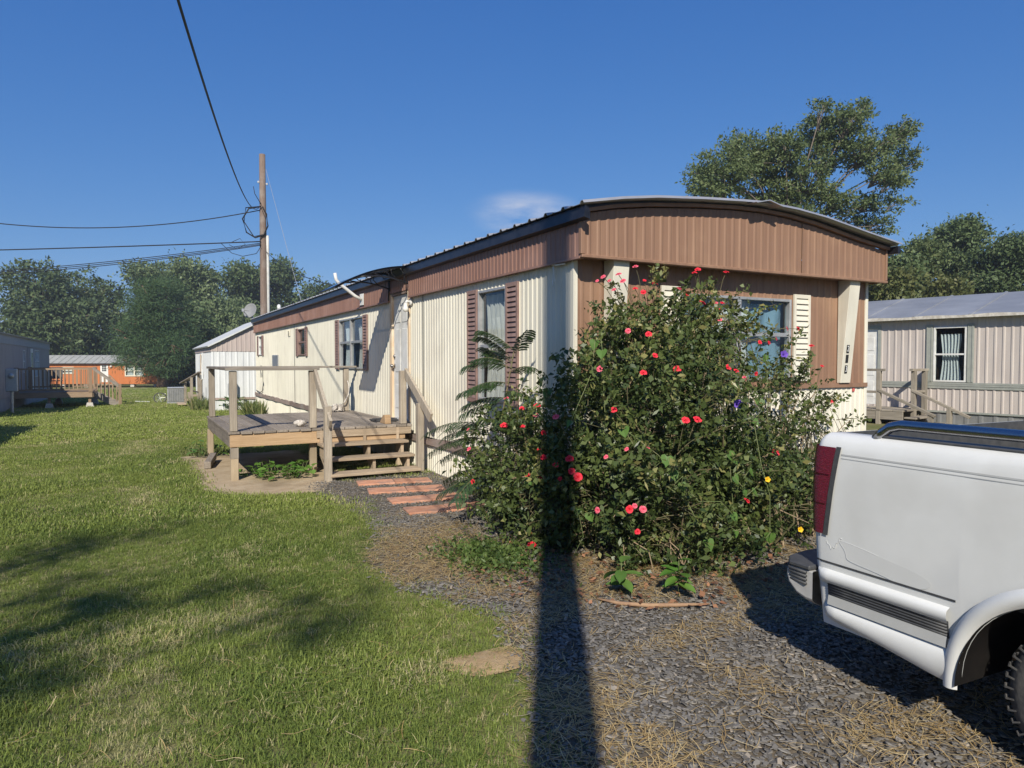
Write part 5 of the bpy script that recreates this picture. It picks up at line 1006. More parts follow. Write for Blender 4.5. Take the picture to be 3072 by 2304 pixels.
# tree behind the viewer: only its broken shade reaches the lawn
sl_ = []
for (gx, gy, z, rr) in ((-.35, 6.75, 8.6, .26), (.15, 6.95, 8.8, .16), (-.65, 6.45, 8.4, .22), (-.25, 5.2, 8.8, .18), (.05, 5.0, 9.0, .24), (.4, 4.85, 9.1, .2), (-.5, 4.7, 8.6, .24), (.75, 4.35, 9.3, .16), (1.05, 4.05, 9.4, .12), (-.7, 4.0, 8.7, .3), (-.35, 5.6, 9.0, .14)):
    o_ = z / math.tan(R(SUN_EL)); sl_.append((gx - SD.x * o_, gy - SD.y * o_, z, rr * 1.6, rr * .55, rr * .4))
tb = (-10.5, -7.0); sl2 = [(a - tb[0], b - tb[1], c, d, e, f) for a, b, c, d, e, f in sl_]
tree('shade_tree', 'tall spreading tree whose broken shade falls on the lawn', (tb[0], tb[1], 0), 8.6, .2, sl2, 1000, .12, m_lmid, m_barkg, sig=.13, shell=.2, twigs=20, limb_r=.2)

# ---------------------------------------------------------------- rose bush
ROSES=[[2.998,5.585,1.157],[2.969,5.265,1.096],[3.107,5.24,1.108],[3.022,5.121,1.041],[2.801,5.275,0.949],[2.889,5.101,0.945],[2.787,5.921,0.859],[2.682,5.692,0.708],[2.827,4.472,1.081],[3.423,4.363,1.756],[3.471,4.191,1.716],[4.699,4.683,1.884],[5.7,4.8,1.841],[5.871,4.8,1.834],[5.281,4.57,1.724],[5.006,4.505,1.686],[5.106,4.501,1.687],[6.106,4.8,1.649],[6.247,4.787,1.445],[6.122,4.591,1.102],[3.958,3.862,1.46],[4.045,3.866,1.428],[4.125,3.868,1.379],[4.801,4.368,1.42],[3.245,3.976,1.42],[3.479,3.873,1.45],[3.023,4.02,1.153],[3.427,3.727,1.087],[3.508,3.704,1.088],[3.067,4.229,1.455],[3.369,4.004,1.542],[2.824,4.673,0.938],[2.887,4.849,0.77],[2.821,4.655,0.747],[2.81,4.438,0.727],[2.83,4.295,0.786],[2.844,4.279,0.699],[2.864,4.237,0.666],[2.832,4.409,0.62],[2.85,4.947,0.558],[2.921,4.884,0.537],[2.665,5.561,0.457],[3.161,3.799,0.896],[3.071,3.906,0.885],[2.97,4.015,0.824],[2.997,3.73,0.542],[2.97,3.765,0.514],[3.032,3.687,0.522],[2.901,4.005,0.469],[3.926,3.637,0.477],[4.309,3.707,0.804],[3.026,3.725,0.351],[2.949,5.127,0.087],[2.808,4.8,0.06],[4.038,4.797,2.174],[4.555,4.8,2.336],[4.515,4.8,2.3],[4.898,4.8,2.326],[4.21,4.685,2.132],[4.195,4.589,2.066],[4.391,4.588,2.009],[4.733,4.752,2.033],[4.793,4.75,2.035],[4.736,4.713,1.969],[4.701,4.683,1.883],[3.838,4.8,2.313],[3.664,4.8,2.236],[3.509,4.8,2.21],[3.444,4.8,2.177],[3.575,4.8,2.184],[3.717,4.8,2.191],[3.932,4.8,2.196],[3.809,4.772,2.121],[4.042,4.8,2.177],[3.82,4.672,2.083],[3.62,4.8,2.108]]
HEARTS=[[3.147,4.318,1.577],[3.248,4.541,1.68],[2.856,4.275,1.055],[2.872,4.925,0.53],[2.895,5.054,0.193],[3.738,3.65,0.831],[3.964,3.682,0.704],[3.693,3.562,0.697],[3.796,3.574,0.595],[3.957,3.638,0.55],[2.925,4.313,0.415],[2.963,4.238,0.391],[3.228,3.686,0.848],[3.222,3.624,0.757],[3.253,3.577,0.687],[3.642,3.517,0.44],[4.971,4.421,1.578],[4.795,4.298,1.173],[4.109,3.732,1.05],[4.109,3.575,0.264],[3.708,3.563,0.314],[3.06,3.935,1.022],[3.446,3.541,0.287],[2.919,4.68,1.278]]
PURPLE=[[5.223,4.415,1.57],[3.911,3.717,1.194]]
YELLOW=[[4.111,3.608,0.642],[4.379,3.531,0.255]]
LOBES = [(3.75, 4.5, .85, .95, .85, .98), (4.1, 4.85, 1.6, .72, .42, .58), (3.5, 4.0, .5, .6, .5, .55), (3.08, 5.55, .55, .42, .72, .62), (5.1, 4.75, .95, .9, .45, .85), (6.1, 4.88, .75, .75, .32, .75), (4.8, 4.95, 1.7, .5, .26, .45), (4.4, 4.0, .42, .7, .5, .48), (3.3, 4.6, .35, .5, .6, .4), (5.15, 4.25, .42, .7, .45, .48), (2.95, 5.0, .35, .35, .6, .4), (3.55, 3.85, .2, .6, .42, .26)]
DENS = [1.2, .78, 1.1, 1.0, .32, .17, .26, 1.0, .9, .45, .9, .9]
BX, BY = 3.9, 4.6
rb = root('rose_bush', (BX, BY, 0), 'big sprawling rose bush with red flowers at the front of the cream home', 'rose bush')
m_lrose = tintmat('rose_leaf', (.032, .056, .018), (.125, .16, .045), .25, .42, cd=(.27, .25, .09), spec=.4); m_cane = mat('rose_cane', (.16, .115, .065), (.10, .11, .05), 20, .8); m_dry = mat('dead_cane', (.34, .26, .17), (.26, .18, .11), 20, .9)
lv = []; tn = []; tips = []
mbc = MB(); mbd = MB()
for (l, dn_) in zip(LOBES, DENS):
    l = np.array(l); vol = 4.19 * l[3] * l[4] * l[5]; nc = int(dn_ * 1050 * vol ** .72); per = 11
    d = rng.normal(size=(nc, 3)); d /= np.linalg.norm(d, axis=1)[:, None]; rad = .30 + .74 * rng.random(nc) ** .55; rad *= 1 + .07 * rng.normal(size=nc)
    c = l[:3] + d * l[3:6] * rad[:, None]; ok = (c[:, 2] > .04) & ~((c[:, 1] > 5.34) & (c[:, 0] > 3.5)) ; c = c[ok]; d = d[ok]
    hole = np.sin(c[:, 0] * 9.1 + 2 * np.sin(c[:, 2] * 6)) + np.sin(c[:, 1] * 8.3 + 1.7 * np.sin(c[:, 0] * 5)) + np.sin(c[:, 2] * 10.7 + 2.1 * np.sin(c[:, 1] * 7)); ok = hole + rng.normal(size=len(c)) * .5 > -.35; c = c[ok]; d = d[ok]
    # sprays of leaflets along short stems
    sd = rng.normal(size=c.shape); sd += d * .7; sd[:, 2] += .25; sd /= np.linalg.norm(sd, axis=1)[:, None]
    for k in range(per):
        lv.append(c + sd * (.012 + .013 * k)[..., None] if False else c + sd * (.013 * k) + rng.normal(size=c.shape) * .016); tn.append(np.repeat(0., len(c)) + rng.random(len(c)) * .55 + .0)
    nb_ = 44 if dn_ > .3 else 70
    for i in range(nb_):
        e = c[rng.integers(len(c))]; b0 = Vector((min(max(e[0] + rng.normal() * .35, 2.95), 6.4), min(max(e[1] + rng.normal() * .2, 3.7), 5.25), 0)) if dn_ < .5 else Vector((BX + (e[0] - BX) * .5 + rng.normal() * .15, BY + (e[1] - BY) * .5 + rng.normal() * .1, 0))
        e = Vector(e); mid = b0.lerp(e, .55) + Vector((rng.normal() * .08, rng.normal() * .06, .12 + .1 * rng.random()))
        q1 = b0.lerp(mid, .5) + Vector((rng.normal() * .05, rng.normal() * .05, .05)); (mbd if rng.random() < .5 else mbc).tube([b0, q1, mid, mid.lerp(e, .55) + Vector((rng.normal() * .03, 0, .04)), e], [.008, .0065, .005, .004, .0025], 5, False)
        for _ in range(3):
            f = rng.random() * .5 + .4; p = b0.lerp(mid, f) if f < .5 else mid.lerp(e, (f - .4) * 1.6); x_ = Vector(c[rng.integers(len(c))]); x_ = p + (x_ - p).normalized() * min(.45, (x_ - p).length); mbc.tube([p, p.lerp(x_, .5) + Vector((rng.normal() * .03, 0, .02)), x_], [.004, .003, .0018], 4, False)
# long arching shoots break the outline, leafy along their length
for i in range(150):
    k_ = rng.choice(len(LOBES), p=np.array([.2, .2, .08, .12, .12, .08, .08, .04, .02, .02, .02, .02])); l = np.array(LOBES[k_]); d = rng.normal(size=3); d[2] = abs(d[2]) * .9 + .1; d[1] -= .3; d /= np.linalg.norm(d); a0 = l[:3] + d * l[3:6] * .75
    if a0[1] > 5.2: continue
    ln = rng.uniform(.22, .62); dd = d + rng.normal(size=3) * .35 + np.array([0, -.05, .35]); dd /= np.linalg.norm(dd); sh_p = [a0 + dd * ln * t - np.array([0, 0, .25 * ln * t * t]) for t in np.linspace(0, 1, 6)]
    if max(p[1] for p in sh_p) > 5.33 or max(p[2] for p in sh_p) > 2.42: continue
    mbc.tube([tuple(p) for p in sh_p], [.0042, .0038, .0034, .003, .0025, .0018], 5, False)
    nl_ = int(ln * 95); tt = rng.uniform(.15, 1, nl_); lv.append(np.array([a0 + dd * ln * t - np.array([0, 0, .25 * ln * t * t]) for t in tt]) + rng.normal(size=(nl_, 3)) * .022); tn.append(rng.random(nl_) * .5 + .3)
P = np.concatenate(lv); q = leaves(P, .046, .029, .45, None, 1.0, .7, .2)
fld = .16 * (np.sin(P[:, 0] * 7.3 + np.sin(P[:, 2] * 5) * 2) + np.sin(P[:, 1] * 8.1 + P[:, 2] * 6.7))
tint = np.clip(fld + np.concatenate(tn) + (P[:, 2] > 1.5) * .1 + (rng.random(len(P)) < .07) * .4 + rng.random(len(P)) * .25, 0, 1)
o = link('foliage', np_mesh('foliage', q.reshape(-1, 3), 4, {'tint': tint}), m_lrose, rb); o.data.transform(Matrix.Translation((-BX, -BY, 0)))
part('cane', mbc, m_cane, rb, fix=False); part('dead_cane', mbd, m_dry, rb, fix=False)
# roses: rings of cupped petals; three sizes shared by all
m_red = mat('rose_red', (.62, .018, .035), (.70, .045, .065), 30, .6, spec=.15); m_pinkr = mat('rose_pink', (.66, .06, .11), (.74, .17, .22), 30, .6, spec=.15); m_heart = mat('rose_heart', (.62, .42, .12), None)
def rose_mesh(s, m, seed, open_=1.0):
    r_ = random.Random(seed); mb = MB()
    for ring, (n, tilt, rad) in enumerate(((5, 1.25, 1.0), (5, .85, .72), (4, .45, .42))):
        for k in range(n):
            a = k * 6.2832 / n + ring * .6 + r_.uniform(-.2, .2); ti = tilt * open_ * r_.uniform(.85, 1.12); R_ = s * rad * r_.uniform(.9, 1.1)
            def pf(u, v):
                w_ = (v - .5) * 1.75 * math.sin(min(1, u * 1.1 + .12) * 2.2) ; x_, z_ = R_ * u * math.sin(ti), R_ * u * math.cos(ti) + .10 * R_ * u * u * math.cos(v * 6.28)
                z_ -= .18 * R_ * max(0, u - .75) * 4 * (tilt > .8); return (x_ * math.cos(a + w_) , x_ * math.sin(a + w_) , z_)
            mb.grid(pf, 3, 3)
    me = mb.mesh('rose', fix=False); me.materials.append(m); me.polygons.foreach_set('use_smooth', [True] * len(me.polygons)); return me
RM = [rose_mesh(.036, m_red, 1), rose_mesh(.032, m_red, 2, .8), rose_mesh(.030, m_pinkr, 3), rose_mesh(.028, m_pinkr, 4, 1.1), rose_mesh(.040, m_red, 5, 1.1)]
camp = Vector((0, 0, 1.53))
mbs = MB()
for i, p in enumerate(ROSES):
    p = Vector(p); cl = min(LOBES, key=lambda l: (Vector(l[:3]) - p).length); out = (p - Vector(cl[:3])).normalized() + Vector((-.25, -.55, .35)) + Vector((random.uniform(-.4, .4), random.uniform(-.3, .3), random.uniform(-.2, .4)))
    out.normalize(); p = p + out * .035
    o = bpy.data.objects.new('rose', RM[(4 if i in (26, 27, 28, 36, 37, 49, 53, 60) else random.choice([0, 0, 1, 2, 3]))]); COL.objects.link(o); o.parent = rb; o.location = p - rb.location; o.rotation_euler = out.to_track_quat('Z', 'Y').to_euler(); s_ = random.uniform(.62, 1.0); o.scale = (s_, s_, s_)
    a = Vector(cl[:3]) + (p - Vector(cl[:3])) * .62; mbs.tube([a, a.lerp(p, .6) + Vector((0, 0, .03)), p - out * .004], [.003, .0028, .003], 5, False)
part('flower_stem', mbs, m_cane, rb, fix=False)
# ---------------------------------------------------------------- morning glory vine with heart leaves
vg = root('morning_glory_vine', (3.5, 4.0, 0), 'twining vine with heart-shaped leaves and purple flowers climbing the roses', 'vine')
m_lheart = tintmat('heart_leaf', (.07, .16, .03), (.15, .26, .06), .4, .4)
def heart(s):
    mb = MB(); out_ = [(0, 0), (.28, -.16), (.52, .02), (.50, .32), (.30, .66), (0, 1.0), (-.30, .66), (-.50, .32), (-.52, .02), (-.28, -.16)]
    mb.v = [(0, .32 * s, -.03 * s)] + [(x * s, y * s, .10 * s * abs(x) * 2 - .12 * s * y * y) for x, y in out_]; mb.f = [(0, i, i % 10 + 1) for i in range(1, 11)]
    me = mb.mesh('leaf', fix=False); at_ = me.attributes.new('tint', 'FLOAT', 'FACE'); at_.data.foreach_set('value', [random.random()] * 10 if False else [.2 + .6 * random.random()] * 10); me.materials.append(m_lheart); return me
HM = [heart(.065), heart(.08), heart(.055), heart(.095)]
mbv = MB(); prev = None
for i, p in enumerate(HEARTS):
    p = Vector(p); cl = min(LOBES, key=lambda l: (Vector(l[:3]) - p).length); out = ((p - Vector(cl[:3])).normalized() + Vector((-.35, -.6, .25))).normalized(); p = p + out * .05
    o = bpy.data.objects.new('leaf', random.choice(HM)); COL.objects.link(o); o.parent = vg; o.location = p - vg.location
    yv = (Vector((random.uniform(-.5, .5), random.uniform(-.2, .2), -1)) - out * Vector((0, 0, -1)).dot(out)).normalized(); xv = yv.cross(out).normalized(); yv = out.cross(xv); o.rotation_euler = Matrix((xv, yv, out)).transposed().to_euler()
    if prev is not None and (prev - p).length < 1.2: mbv.tube([prev, prev.lerp(p, .35) + Vector((random.uniform(-.05, .05), -.03, -.04)), prev.lerp(p, .7) + Vector((random.uniform(-.05, .05), -.03, .03)), p], .0025, 5, False)
    else: mbv.tube([(p.x, p.y + .1, 0), (p.x + .05, p.y, p.z * .5), tuple(p)], .0025, 5, False)
    prev = p
part('vine_stem', mbv, mat('vine_stem', (.12, .17, .05), (.2, .2, .1), 20, .8), vg, fix=False)
m_pur = mat('morning_purple', (.13, .06, .36), (.18, .10, .45), 30, .5); m_yf = mat('yellow_petal', (.75, .5, .03), (.7, .42, .02), 30, .5)
def trumpet(s, m):
    mb = MB(); mb.grid(lambda u, v: (s * (.12 + .88 * u ** 2.2) * (1 + .10 * math.cos(v * 31.4) * u) * math.cos(v * 6.2832), s * (.12 + .88 * u ** 2.2) * (1 + .10 * math.cos(v * 31.4) * u) * math.sin(v * 6.2832), s * 1.2 * u), 6, 25); me = mb.mesh('flower', fix=False); me.materials.append(m); return me
for p_, me in [(p, trumpet(.034, m_pur)) for p in PURPLE] + [(p, trumpet(.02, m_yf)) for p in YELLOW]:
    p_ = Vector(p_); o = bpy.data.objects.new('flower', me); COL.objects.link(o); o.parent = vg; out = Vector((-.45, -.85, .3)).normalized(); o.location = p_ + out * .03 - vg.location; o.rotation_euler = out.to_track_quat('Z', 'Y').to_euler()
# ---------------------------------------------------------------- mimosa sapling: feathery fronds against the cream wall
mi = root('mimosa_sapling', (3.15, 6.1, 0), 'mimosa sapling with feathery fronds leaning against the cream wall', 'sapling')
m_lmim = tintmat('mimosa_leaf', (.03, .065, .025), (.085, .14, .05), .3, .4, spec=.5)
def frond(base, d, length, droop, npin=9, pl=.13):
    base, d = Vector(base), Vector(d).normalized(); side = d.cross(Vector((0, 0, 1))).normalized(); ax = []; V = []
    for i in range(12):
        t = i / 11; ax.append(base + d * length * t + Vector((0, 0, -droop * t * t)))
    for i in range(npin):
        t = .18 + .82 * i / (npin - 1); k_ = min(10, int(t * 11)); p = ax[k_].lerp(ax[k_ + 1], t * 11 - k_); td = (ax[k_ + 1] - ax[k_]).normalized(); L_ = pl * (1 - .45 * abs(t - .45)) * random.uniform(.9, 1.1)
        for s_ in (-1, 1):
            dd = (side * s_ * .85 + td * .6 + Vector((0, 0, -.25 + random.uniform(-.15, .1)))).normalized(); nn = dd.cross(td).normalized() * s_; ac_ = nn.cross(dd).normalized()
            for j in range(15):
                u = .08 + .92 * j / 14; q0 = p + dd * L_ * u + Vector((0, 0, -.03 * u * u)); ll = .032 * (1 - .55 * abs(u - .5))
                for s2 in (-1, 1):
                    e = q0 + (ac_ * s2 * .9 + dd * .45) * ll; wv = dd * .0075; V += [q0, (q0 + e) / 2 + wv, e, (q0 + e) / 2 - wv]
    return V, ax
FR = [((3.28, 5.95, 1.62), (-.5, .2, .55), .48, .14), ((3.28, 5.95, 1.58), (.1, -.3, .7), .36, .1), ((3.28, 5.98, 1.45), (-.75, .3, .4), .52, .2), ((3.27, 6.0, 1.55), (-.45, .25, .6), .5, .16), ((3.27, 6.0, 1.5), (-.1, .6, .45), .5, .16), ((3.26, 6.0, 1.3), (-.8, .0, .25), .5, .2), ((3.26, 6.0, 1.15), (-.6, .5, .2), .48, .18), ((3.2, 6.35, .85), (-.6, .55, .3), .7, .3), ((3.2, 6.45, .62), (-.45, .9, .1), .6, .22), ((3.25, 6.05, 1.45), (-.25, .35, .55), .42, .12), ((3.25, 6.05, 1.50), (-.6, .1, .35), .40, .16), ((3.25, 6.05, 1.40), (.2, -.5, .35), .38, .14), ((3.22, 6.1, 1.28), (-.75, .35, .15), .42, .14), ((3.22, 6.1, 1.22), (.2, -.7, .15), .40, .12), ((3.22, 6.1, 1.10), (-.7, .2, .1), .40, .14), ((3.2, 6.1, 1.0), (-.3, -.6, .05), .36, .12), ((3.2, 6.1, .95), (-.75, .45, .1), .40, .15), ((3.25, 6.3, .80), (-.55, .75, .22), .60, .20), ((3.22, 6.35, .82), (-.3, .95, .25), .72, .22), ((3.2, 6.4, .72), (-.7, .8, .2), .66, .28), ((3.2, 6.5, .70), (-.15, 1.0, .18), .62, .20), ((3.05, 6.2, .45), (-.4, .8, .0), .5, .16), ((3.0, 6.1, .40), (-.6, .3, -.05), .42, .14), ((3.1, 6.5, .30), (-.25, .95, .05), .42, .12), ((2.95, 5.9, .5), (-.6, -.2, -.1), .4, .16)]
for f_ in FR:
    V, ax = frond(*f_, npin=10 if f_[2] > .45 else 8, pl=.15 if f_[2] > .5 else .12); me = np_mesh('frond', [tuple(v - mi.location) for v in V], 4, {'tint': rng.random(len(V) // 4)}); fr_ = link('frond', me, m_lmim, mi)
    mb = MB(); mb.tube(ax, [.004 - .0025 * i / 11 for i in range(12)], 5, False); part('rachis', mb, m_cane, fr_, fix=False)
mb = MB(); mb.tube([(3.15, 6.0, 0), (3.2, 6.05, .5), (3.22, 6.1, 1.0), (3.28, 5.97, 1.64)], [.016, .013, .010, .006], 8); mb.tube([(3.17, 6.03, .3), (3.2, 6.3, .7), (3.22, 6.45, .82)], [.010, .008, .005], 7); mb.tube([(3.15, 6.0, .1), (3.05, 6.2, .35), (3.08, 6.45, .42)], [.010, .008, .005], 7); part('stem', mb, m_cane, mi, smooth=True)
# ---------------------------------------------------------------- broad-leaved weeds and ground plants
m_lweed = tintmat('weed_leaf', (.08, .19, .03), (.17, .30, .06), .4, .4)
def weed(name, label, cat, loc, n, ll, lw_, h, group=None, m=None, spread=.0):
    t = root(name, loc, label, cat, group); tmpl = []
    for k in range(3):
        mb = MB(); mb.grid(lambda u, v: (ll * u * (1 - .12 * u), (v - .5) * lw_ * math.sin(min(1, u * .92 + .06) * math.pi) ** .8, -.28 * ll * u * u + .14 * lw_ * abs(v - .5) * 2), 6, 4); me = mb.mesh('leaf', fix=False); a_ = me.attributes.new('tint', 'FLOAT', 'FACE'); a_.data.foreach_set('value', [.15 + .35 * k] * len(me.polygons)); me.materials.append(m or m_lweed); me.polygons.foreach_set('use_smooth', [True] * len(me.polygons)); tmpl.append(me)
    mb = MB()
    for i in range(n):
        a = i * 2.4 + random.uniform(-.3, .3); z = h * (.25 + .75 * (i + 1) / n) * random.uniform(.8, 1.05); rr = spread * math.sqrt(random.random()); bx_, by_ = rr * math.cos(a * 1.7), rr * math.sin(a * 1.7)
        o = bpy.data.objects.new('leaf', tmpl[i % 3]); COL.objects.link(o); o.parent = t; o.location = (bx_, by_, z); o.rotation_euler = (random.uniform(-.25, .25), random.uniform(-.5, .2), a); s_ = random.uniform(.75, 1.15); o.scale = (s_, s_, s_); mb.tube([(bx_ * .8, by_ * .8, 0), (bx_, by_, z)], .003, 5, False)
    part('stem', mb, MATS['vine_stem'], t, True, fix=False); return t
weed('broadleaf_weed', 'bright green broad-leaved weed at the foot of the roses', 'weed', (3.05, 3.36, 0), 12, .13, .07, .26)
weed('broadleaf_weed', 'darker broad-leaved weed tucked under the front of the roses', 'weed', (2.76, 3.58, 0), 9, .15, .075, .22, m=m_lheart)
weed('hosta_clump', 'low clump of round bright green leaves under the porch step', 'plant', (1.72, 9.42, 0), 80, .105, .095, .19, spread=.40)
weed('hosta_clump', 'thin trail of small round leaves left of the porch middle post', 'plant', (1.35, 9.75, 0), 16, .09, .08, .10, spread=.2)
weed('hosta_clump', 'dark weeds around the rear post of the porch', 'plant', (1.0, 12.3, g(12.3)), 26, .12, .07, .24, m=m_lheart, spread=.3)
weed('leafy_weed', 'leafy weed growing under the grey meter box', 'weed', (3.1, 26.7, g(26.7)), 46, .20, .12, .55, spread=.38, m=m_lheart)
# soft weeds along the skirting and at the stoop
def tuft(name, label, c, r_, h, n, m, sx=1, sy=1):
    a = rng.random(n) * 6.283; rr = r_ * np.sqrt(rng.random(n)); p = np.stack([c[0] + rr * np.cos(a) * sx, c[1] + rr * np.sin(a) * sy, np.full(n, c[2])], 1)
    hh = h * (.5 + .7 * rng.random(n)); ln = rng.normal(size=(n, 2)) * .3 * hh[:, None]; tipv = p + np.stack([ln[:, 0], ln[:, 1], hh], 1); b = rng.normal(size=(n, 3)) * .008 * (1 + 8 * (c[1] > 15)) ** .5; b[:, 2] = 0
    q = np.stack([p - b, p + b, (p + tipv) / 2 + b * .7, tipv], 1); me = np_mesh(name, (q - np.array(c)).reshape(-1, 3), 4, {'tint': rng.random(n)}); o = link(name, me, m); o.location = c; return tag(o, label, 'weeds', kind='stuff')
m_wgr = tintmat('wild_grass', (.09, .13, .035), (.20, .22, .08), .35, .6, cd=(.34, .29, .15))
tuft('weeds', 'thin wild weeds along the rear skirting of the cream home', (3.35, 23.2, g(23.2) - .02), 1.0, .5, 420, m_wgr, .25, 1.4); tuft('weeds', 'tall wild weeds around the stoop of the white home', (2.25, 28.1, g(28.1) - .02), .55, .5, 420, m_wgr, .8, 1); tuft('weeds', 'tall grass fringe beside the porch rear post', (1.0, 12.7, g(12.7) - .02), .35, .2, 260, m_wgr)
gn = 3600; gp = np.stack([2.40 + rng.normal(size=gn) * .17, 4.72 + rng.normal(size=gn) * .26, .012 + rng.random(gn) * .05], 1); q = leaves(gp, .034, .020, 1.2); me = np_mesh('ground_cover', q.reshape(-1, 3), 4, {'tint': rng.random(gn)}); tag(link('ground_cover', me, tintmat('cover_leaf', (.06, .11, .022), (.15, .20, .055), .3, .5)), 'low green ground cover patch at the left foot of the roses', 'ground cover', kind='stuff')

# ---------------------------------------------------------------- lawn, slate chips, straw
m_grass = tintmat('grass_blade', (.095, .15, .030), (.27, .32, .072), .3, .6, atype='INSTANCER', cd=(.52, .45, .25), spec=.25)
def clump(n, h, wd, sp, seed):
    r_ = np.random.default_rng(seed); p = np.zeros((n, 3)); p[:, :2] = r_.normal(size=(n, 2)) * sp; a = r_.random(n) * 6.283; hh = h * (.45 + .75 * r_.random(n)); le = r_.random(n) * 1.1 + .25; d = np.stack([np.cos(a), np.sin(a), np.zeros(n)], 1); s = np.stack([-np.sin(a), np.cos(a), np.zeros(n)], 1) * wd / 2
    m1 = p + d * (le * hh * .35)[:, None] + np.array([0, 0, 1]) * (hh * .6)[:, None]; t = p + d * (le * hh)[:, None] + np.array([0, 0, 1]) * (hh * (1 - .35 * le))[:, None]
    q1 = np.stack([p - s, p + s, m1 + s * .8, m1 - s * .8], 1); q2 = np.stack([m1 - s * .8, m1 + s * .8, t + s * .1, t - s * .1], 1); return np_mesh('grass_tuft', np.concatenate([q1, q2]).reshape(-1, 3), 4)
def vnoise(x, y, f, seed):
    r_ = np.random.default_rng(seed); T = r_.random((64, 64)); xi, yi = x * f, y * f; x0, y0 = np.floor(xi).astype(int), np.floor(yi).astype(int); fx, fy = xi - x0, yi - y0; fx = fx * fx * (3 - 2 * fx); fy = fy * fy * (3 - 2 * fy)
    g_ = lambda a, b: T[a % 64, b % 64]; return (g_(x0, y0) * (1 - fx) + g_(x0 + 1, y0) * fx) * (1 - fy) + (g_(x0, y0 + 1) * (1 - fx) + g_(x0 + 1, y0 + 1) * fx) * fy
def in_view(x, y, m=2.5):
    d = x * cF.x + y * cF.y; l = x * cR.x + y * cR.y; return (d > -1.0) & (np.abs(l) < d * .76 + m)
def lawn_pts(x0, x1, y0, y1, dens, edge=True):
    n = int((x1 - x0) * (y1 - y0) * dens); x = rng.uniform(x0, x1, n); y = rng.uniform(y0, y1, n); ok = in_view(x, y)
    j = rng.normal(size=(2, n)) * (.05 + .16 * vnoise(x, y, 2.3, 31))
    ok &= ~in_poly(x + j[0], y + j[1], DRIVE) & ~in_poly(x + j[0] * .35, y + j[1] * .35, SLAB)
    ok &= ~((x > 3.5) & (x < 8) & (y > 5.3) & (y < 24.7)) & ~(((x - 1.54) / .2) ** 2 + ((y - 3.1) / .15) ** 2 < rng.random(n) * 1.3)
    ok &= ~((x < -4.2) & (y > 3)); return x[ok], y[ok]
def lawn(name, label, x, y, src, s0, dry=.0):  # dry brightens farther tufts: their front-lit look is put into the colour
    n = len(x); v = vnoise(x, y, .55, 3) * .5 + vnoise(x, y, 2.1, 4) * .5; tint = np.clip(.05 + v * .75 + rng.normal(size=n) * .16 + dry, 0, .84); bare = vnoise(x, y, 1.6, 9); dr_ = (rng.random(n) < .08 + .42 * np.clip((bare - .66) * 4, 0, 1)); tint[dr_] = .92 + .08 * rng.random(dr_.sum())
    sc_ = s0 * (.5 + 1.0 * vnoise(x, y, 1.2, 5)) * rng.uniform(.8, 1.25, n); rot = np.stack([rng.normal(size=n) * .12, rng.normal(size=n) * .12, rng.random(n) * 6.283], 1)
    return scatter(name, np.stack([x, y, G(y)], 1), rot, np.stack([sc_] * 3, 1), src, tint, label, 'grass')
near = [(clump(16, .040, .0038, .028, 10 + k), m_grass) for k in range(5)]; midc = [(clump(26, .038, .0058, .065, 30 + k), m_grass) for k in range(4)]; farc = [(clump(34, .05, .015, .15, 50 + k), m_grass) for k in range(4)]
x, y = lawn_pts(-3.5, 3.5, .2, 7.2, 1150); lawn('grass', 'short mown lawn grass with dry patches beside the slate', x, y, near, 1.0)
x, y = lawn_pts(-4.2, 3.6, 7.2, 16, 330); lawn('grass', 'mown lawn grass around the porch', x, y, midc, .95, .12)
x, y = lawn_pts(-9, 4, 16, 40, 85); lawn('grass', 'sunlit grass between the white home and the mauve home', x, y, farc, .8, .42)
x, y = lawn_pts(-22, 8, 40, 74, 12); lawn('grass', 'far grass before the gravel road', x, y, farc, 1.0, .42)
# slate chips
def chip(seed):
    r_ = random.Random(seed); n = r_.choice([5, 6, 7]); a = sorted(r_.random() * 6.283 for _ in range(n)); a = [i * 6.283 / n + r_.uniform(-.35, .35) for i in range(n)]; rr = [r_.uniform(.6, 1.1) for _ in a]; ex = r_.uniform(1.0, 1.7); t = r_.uniform(.22, .4)
    mb = MB(); lo = [(ex * q * math.cos(b), q * math.sin(b) * .8, 0) for q, b in zip(rr, a)]; hi = [(p[0] * .86 + .05, p[1] * .86, t + r_.uniform(-.06, .06)) for p in lo]; mb.v = lo + hi; mb.f = [tuple(range(n, 2 * n))] + [(i, (i + 1) % n, n + (i + 1) % n, n + i) for i in range(n)]; return mb.mesh('slate_chip', fix=False)
m_chip = tintmat('slate', (.085, .077, .066), (.20, .185, .165), 0, .6, atype='INSTANCER', cd=(.32, .27, .21), spec=.4)
chips = [(chip(k), m_chip) for k in range(12)]
def drive_pts(x0, x1, y0, y1, dens, m=1.2):
    n = int((x1 - x0) * (y1 - y0) * dens); x = rng.uniform(x0, x1, n); y = rng.uniform(y0, y1, n); j = rng.normal(size=(2, n)) * .05
    ok = in_poly(x + j[0], y + j[1], DRIVE) & in_view(x, y, m) & (y < 8.9) & ~((x > 3.56) & (y > 5.36)) ; return x[ok], y[ok]
STRAW = lambda x, y: np.clip(vnoise(x, y, 1.3, 21) * .6 + vnoise(x, y, 3.5, 22) * .4 + .28 * np.exp(-((x - 1.95) ** 2 / .18 + (y - 5.0) ** 2 / .6)) - .25 * (y > 6.2), 0, 1)
x, y = drive_pts(.8, 9, .3, 9, 3300); s_ = STRAW(x, y); ok = rng.random(len(x)) > np.clip((s_ - .52) * 2.6, 0, .85); x, y = x[ok], y[ok]; n = len(x)
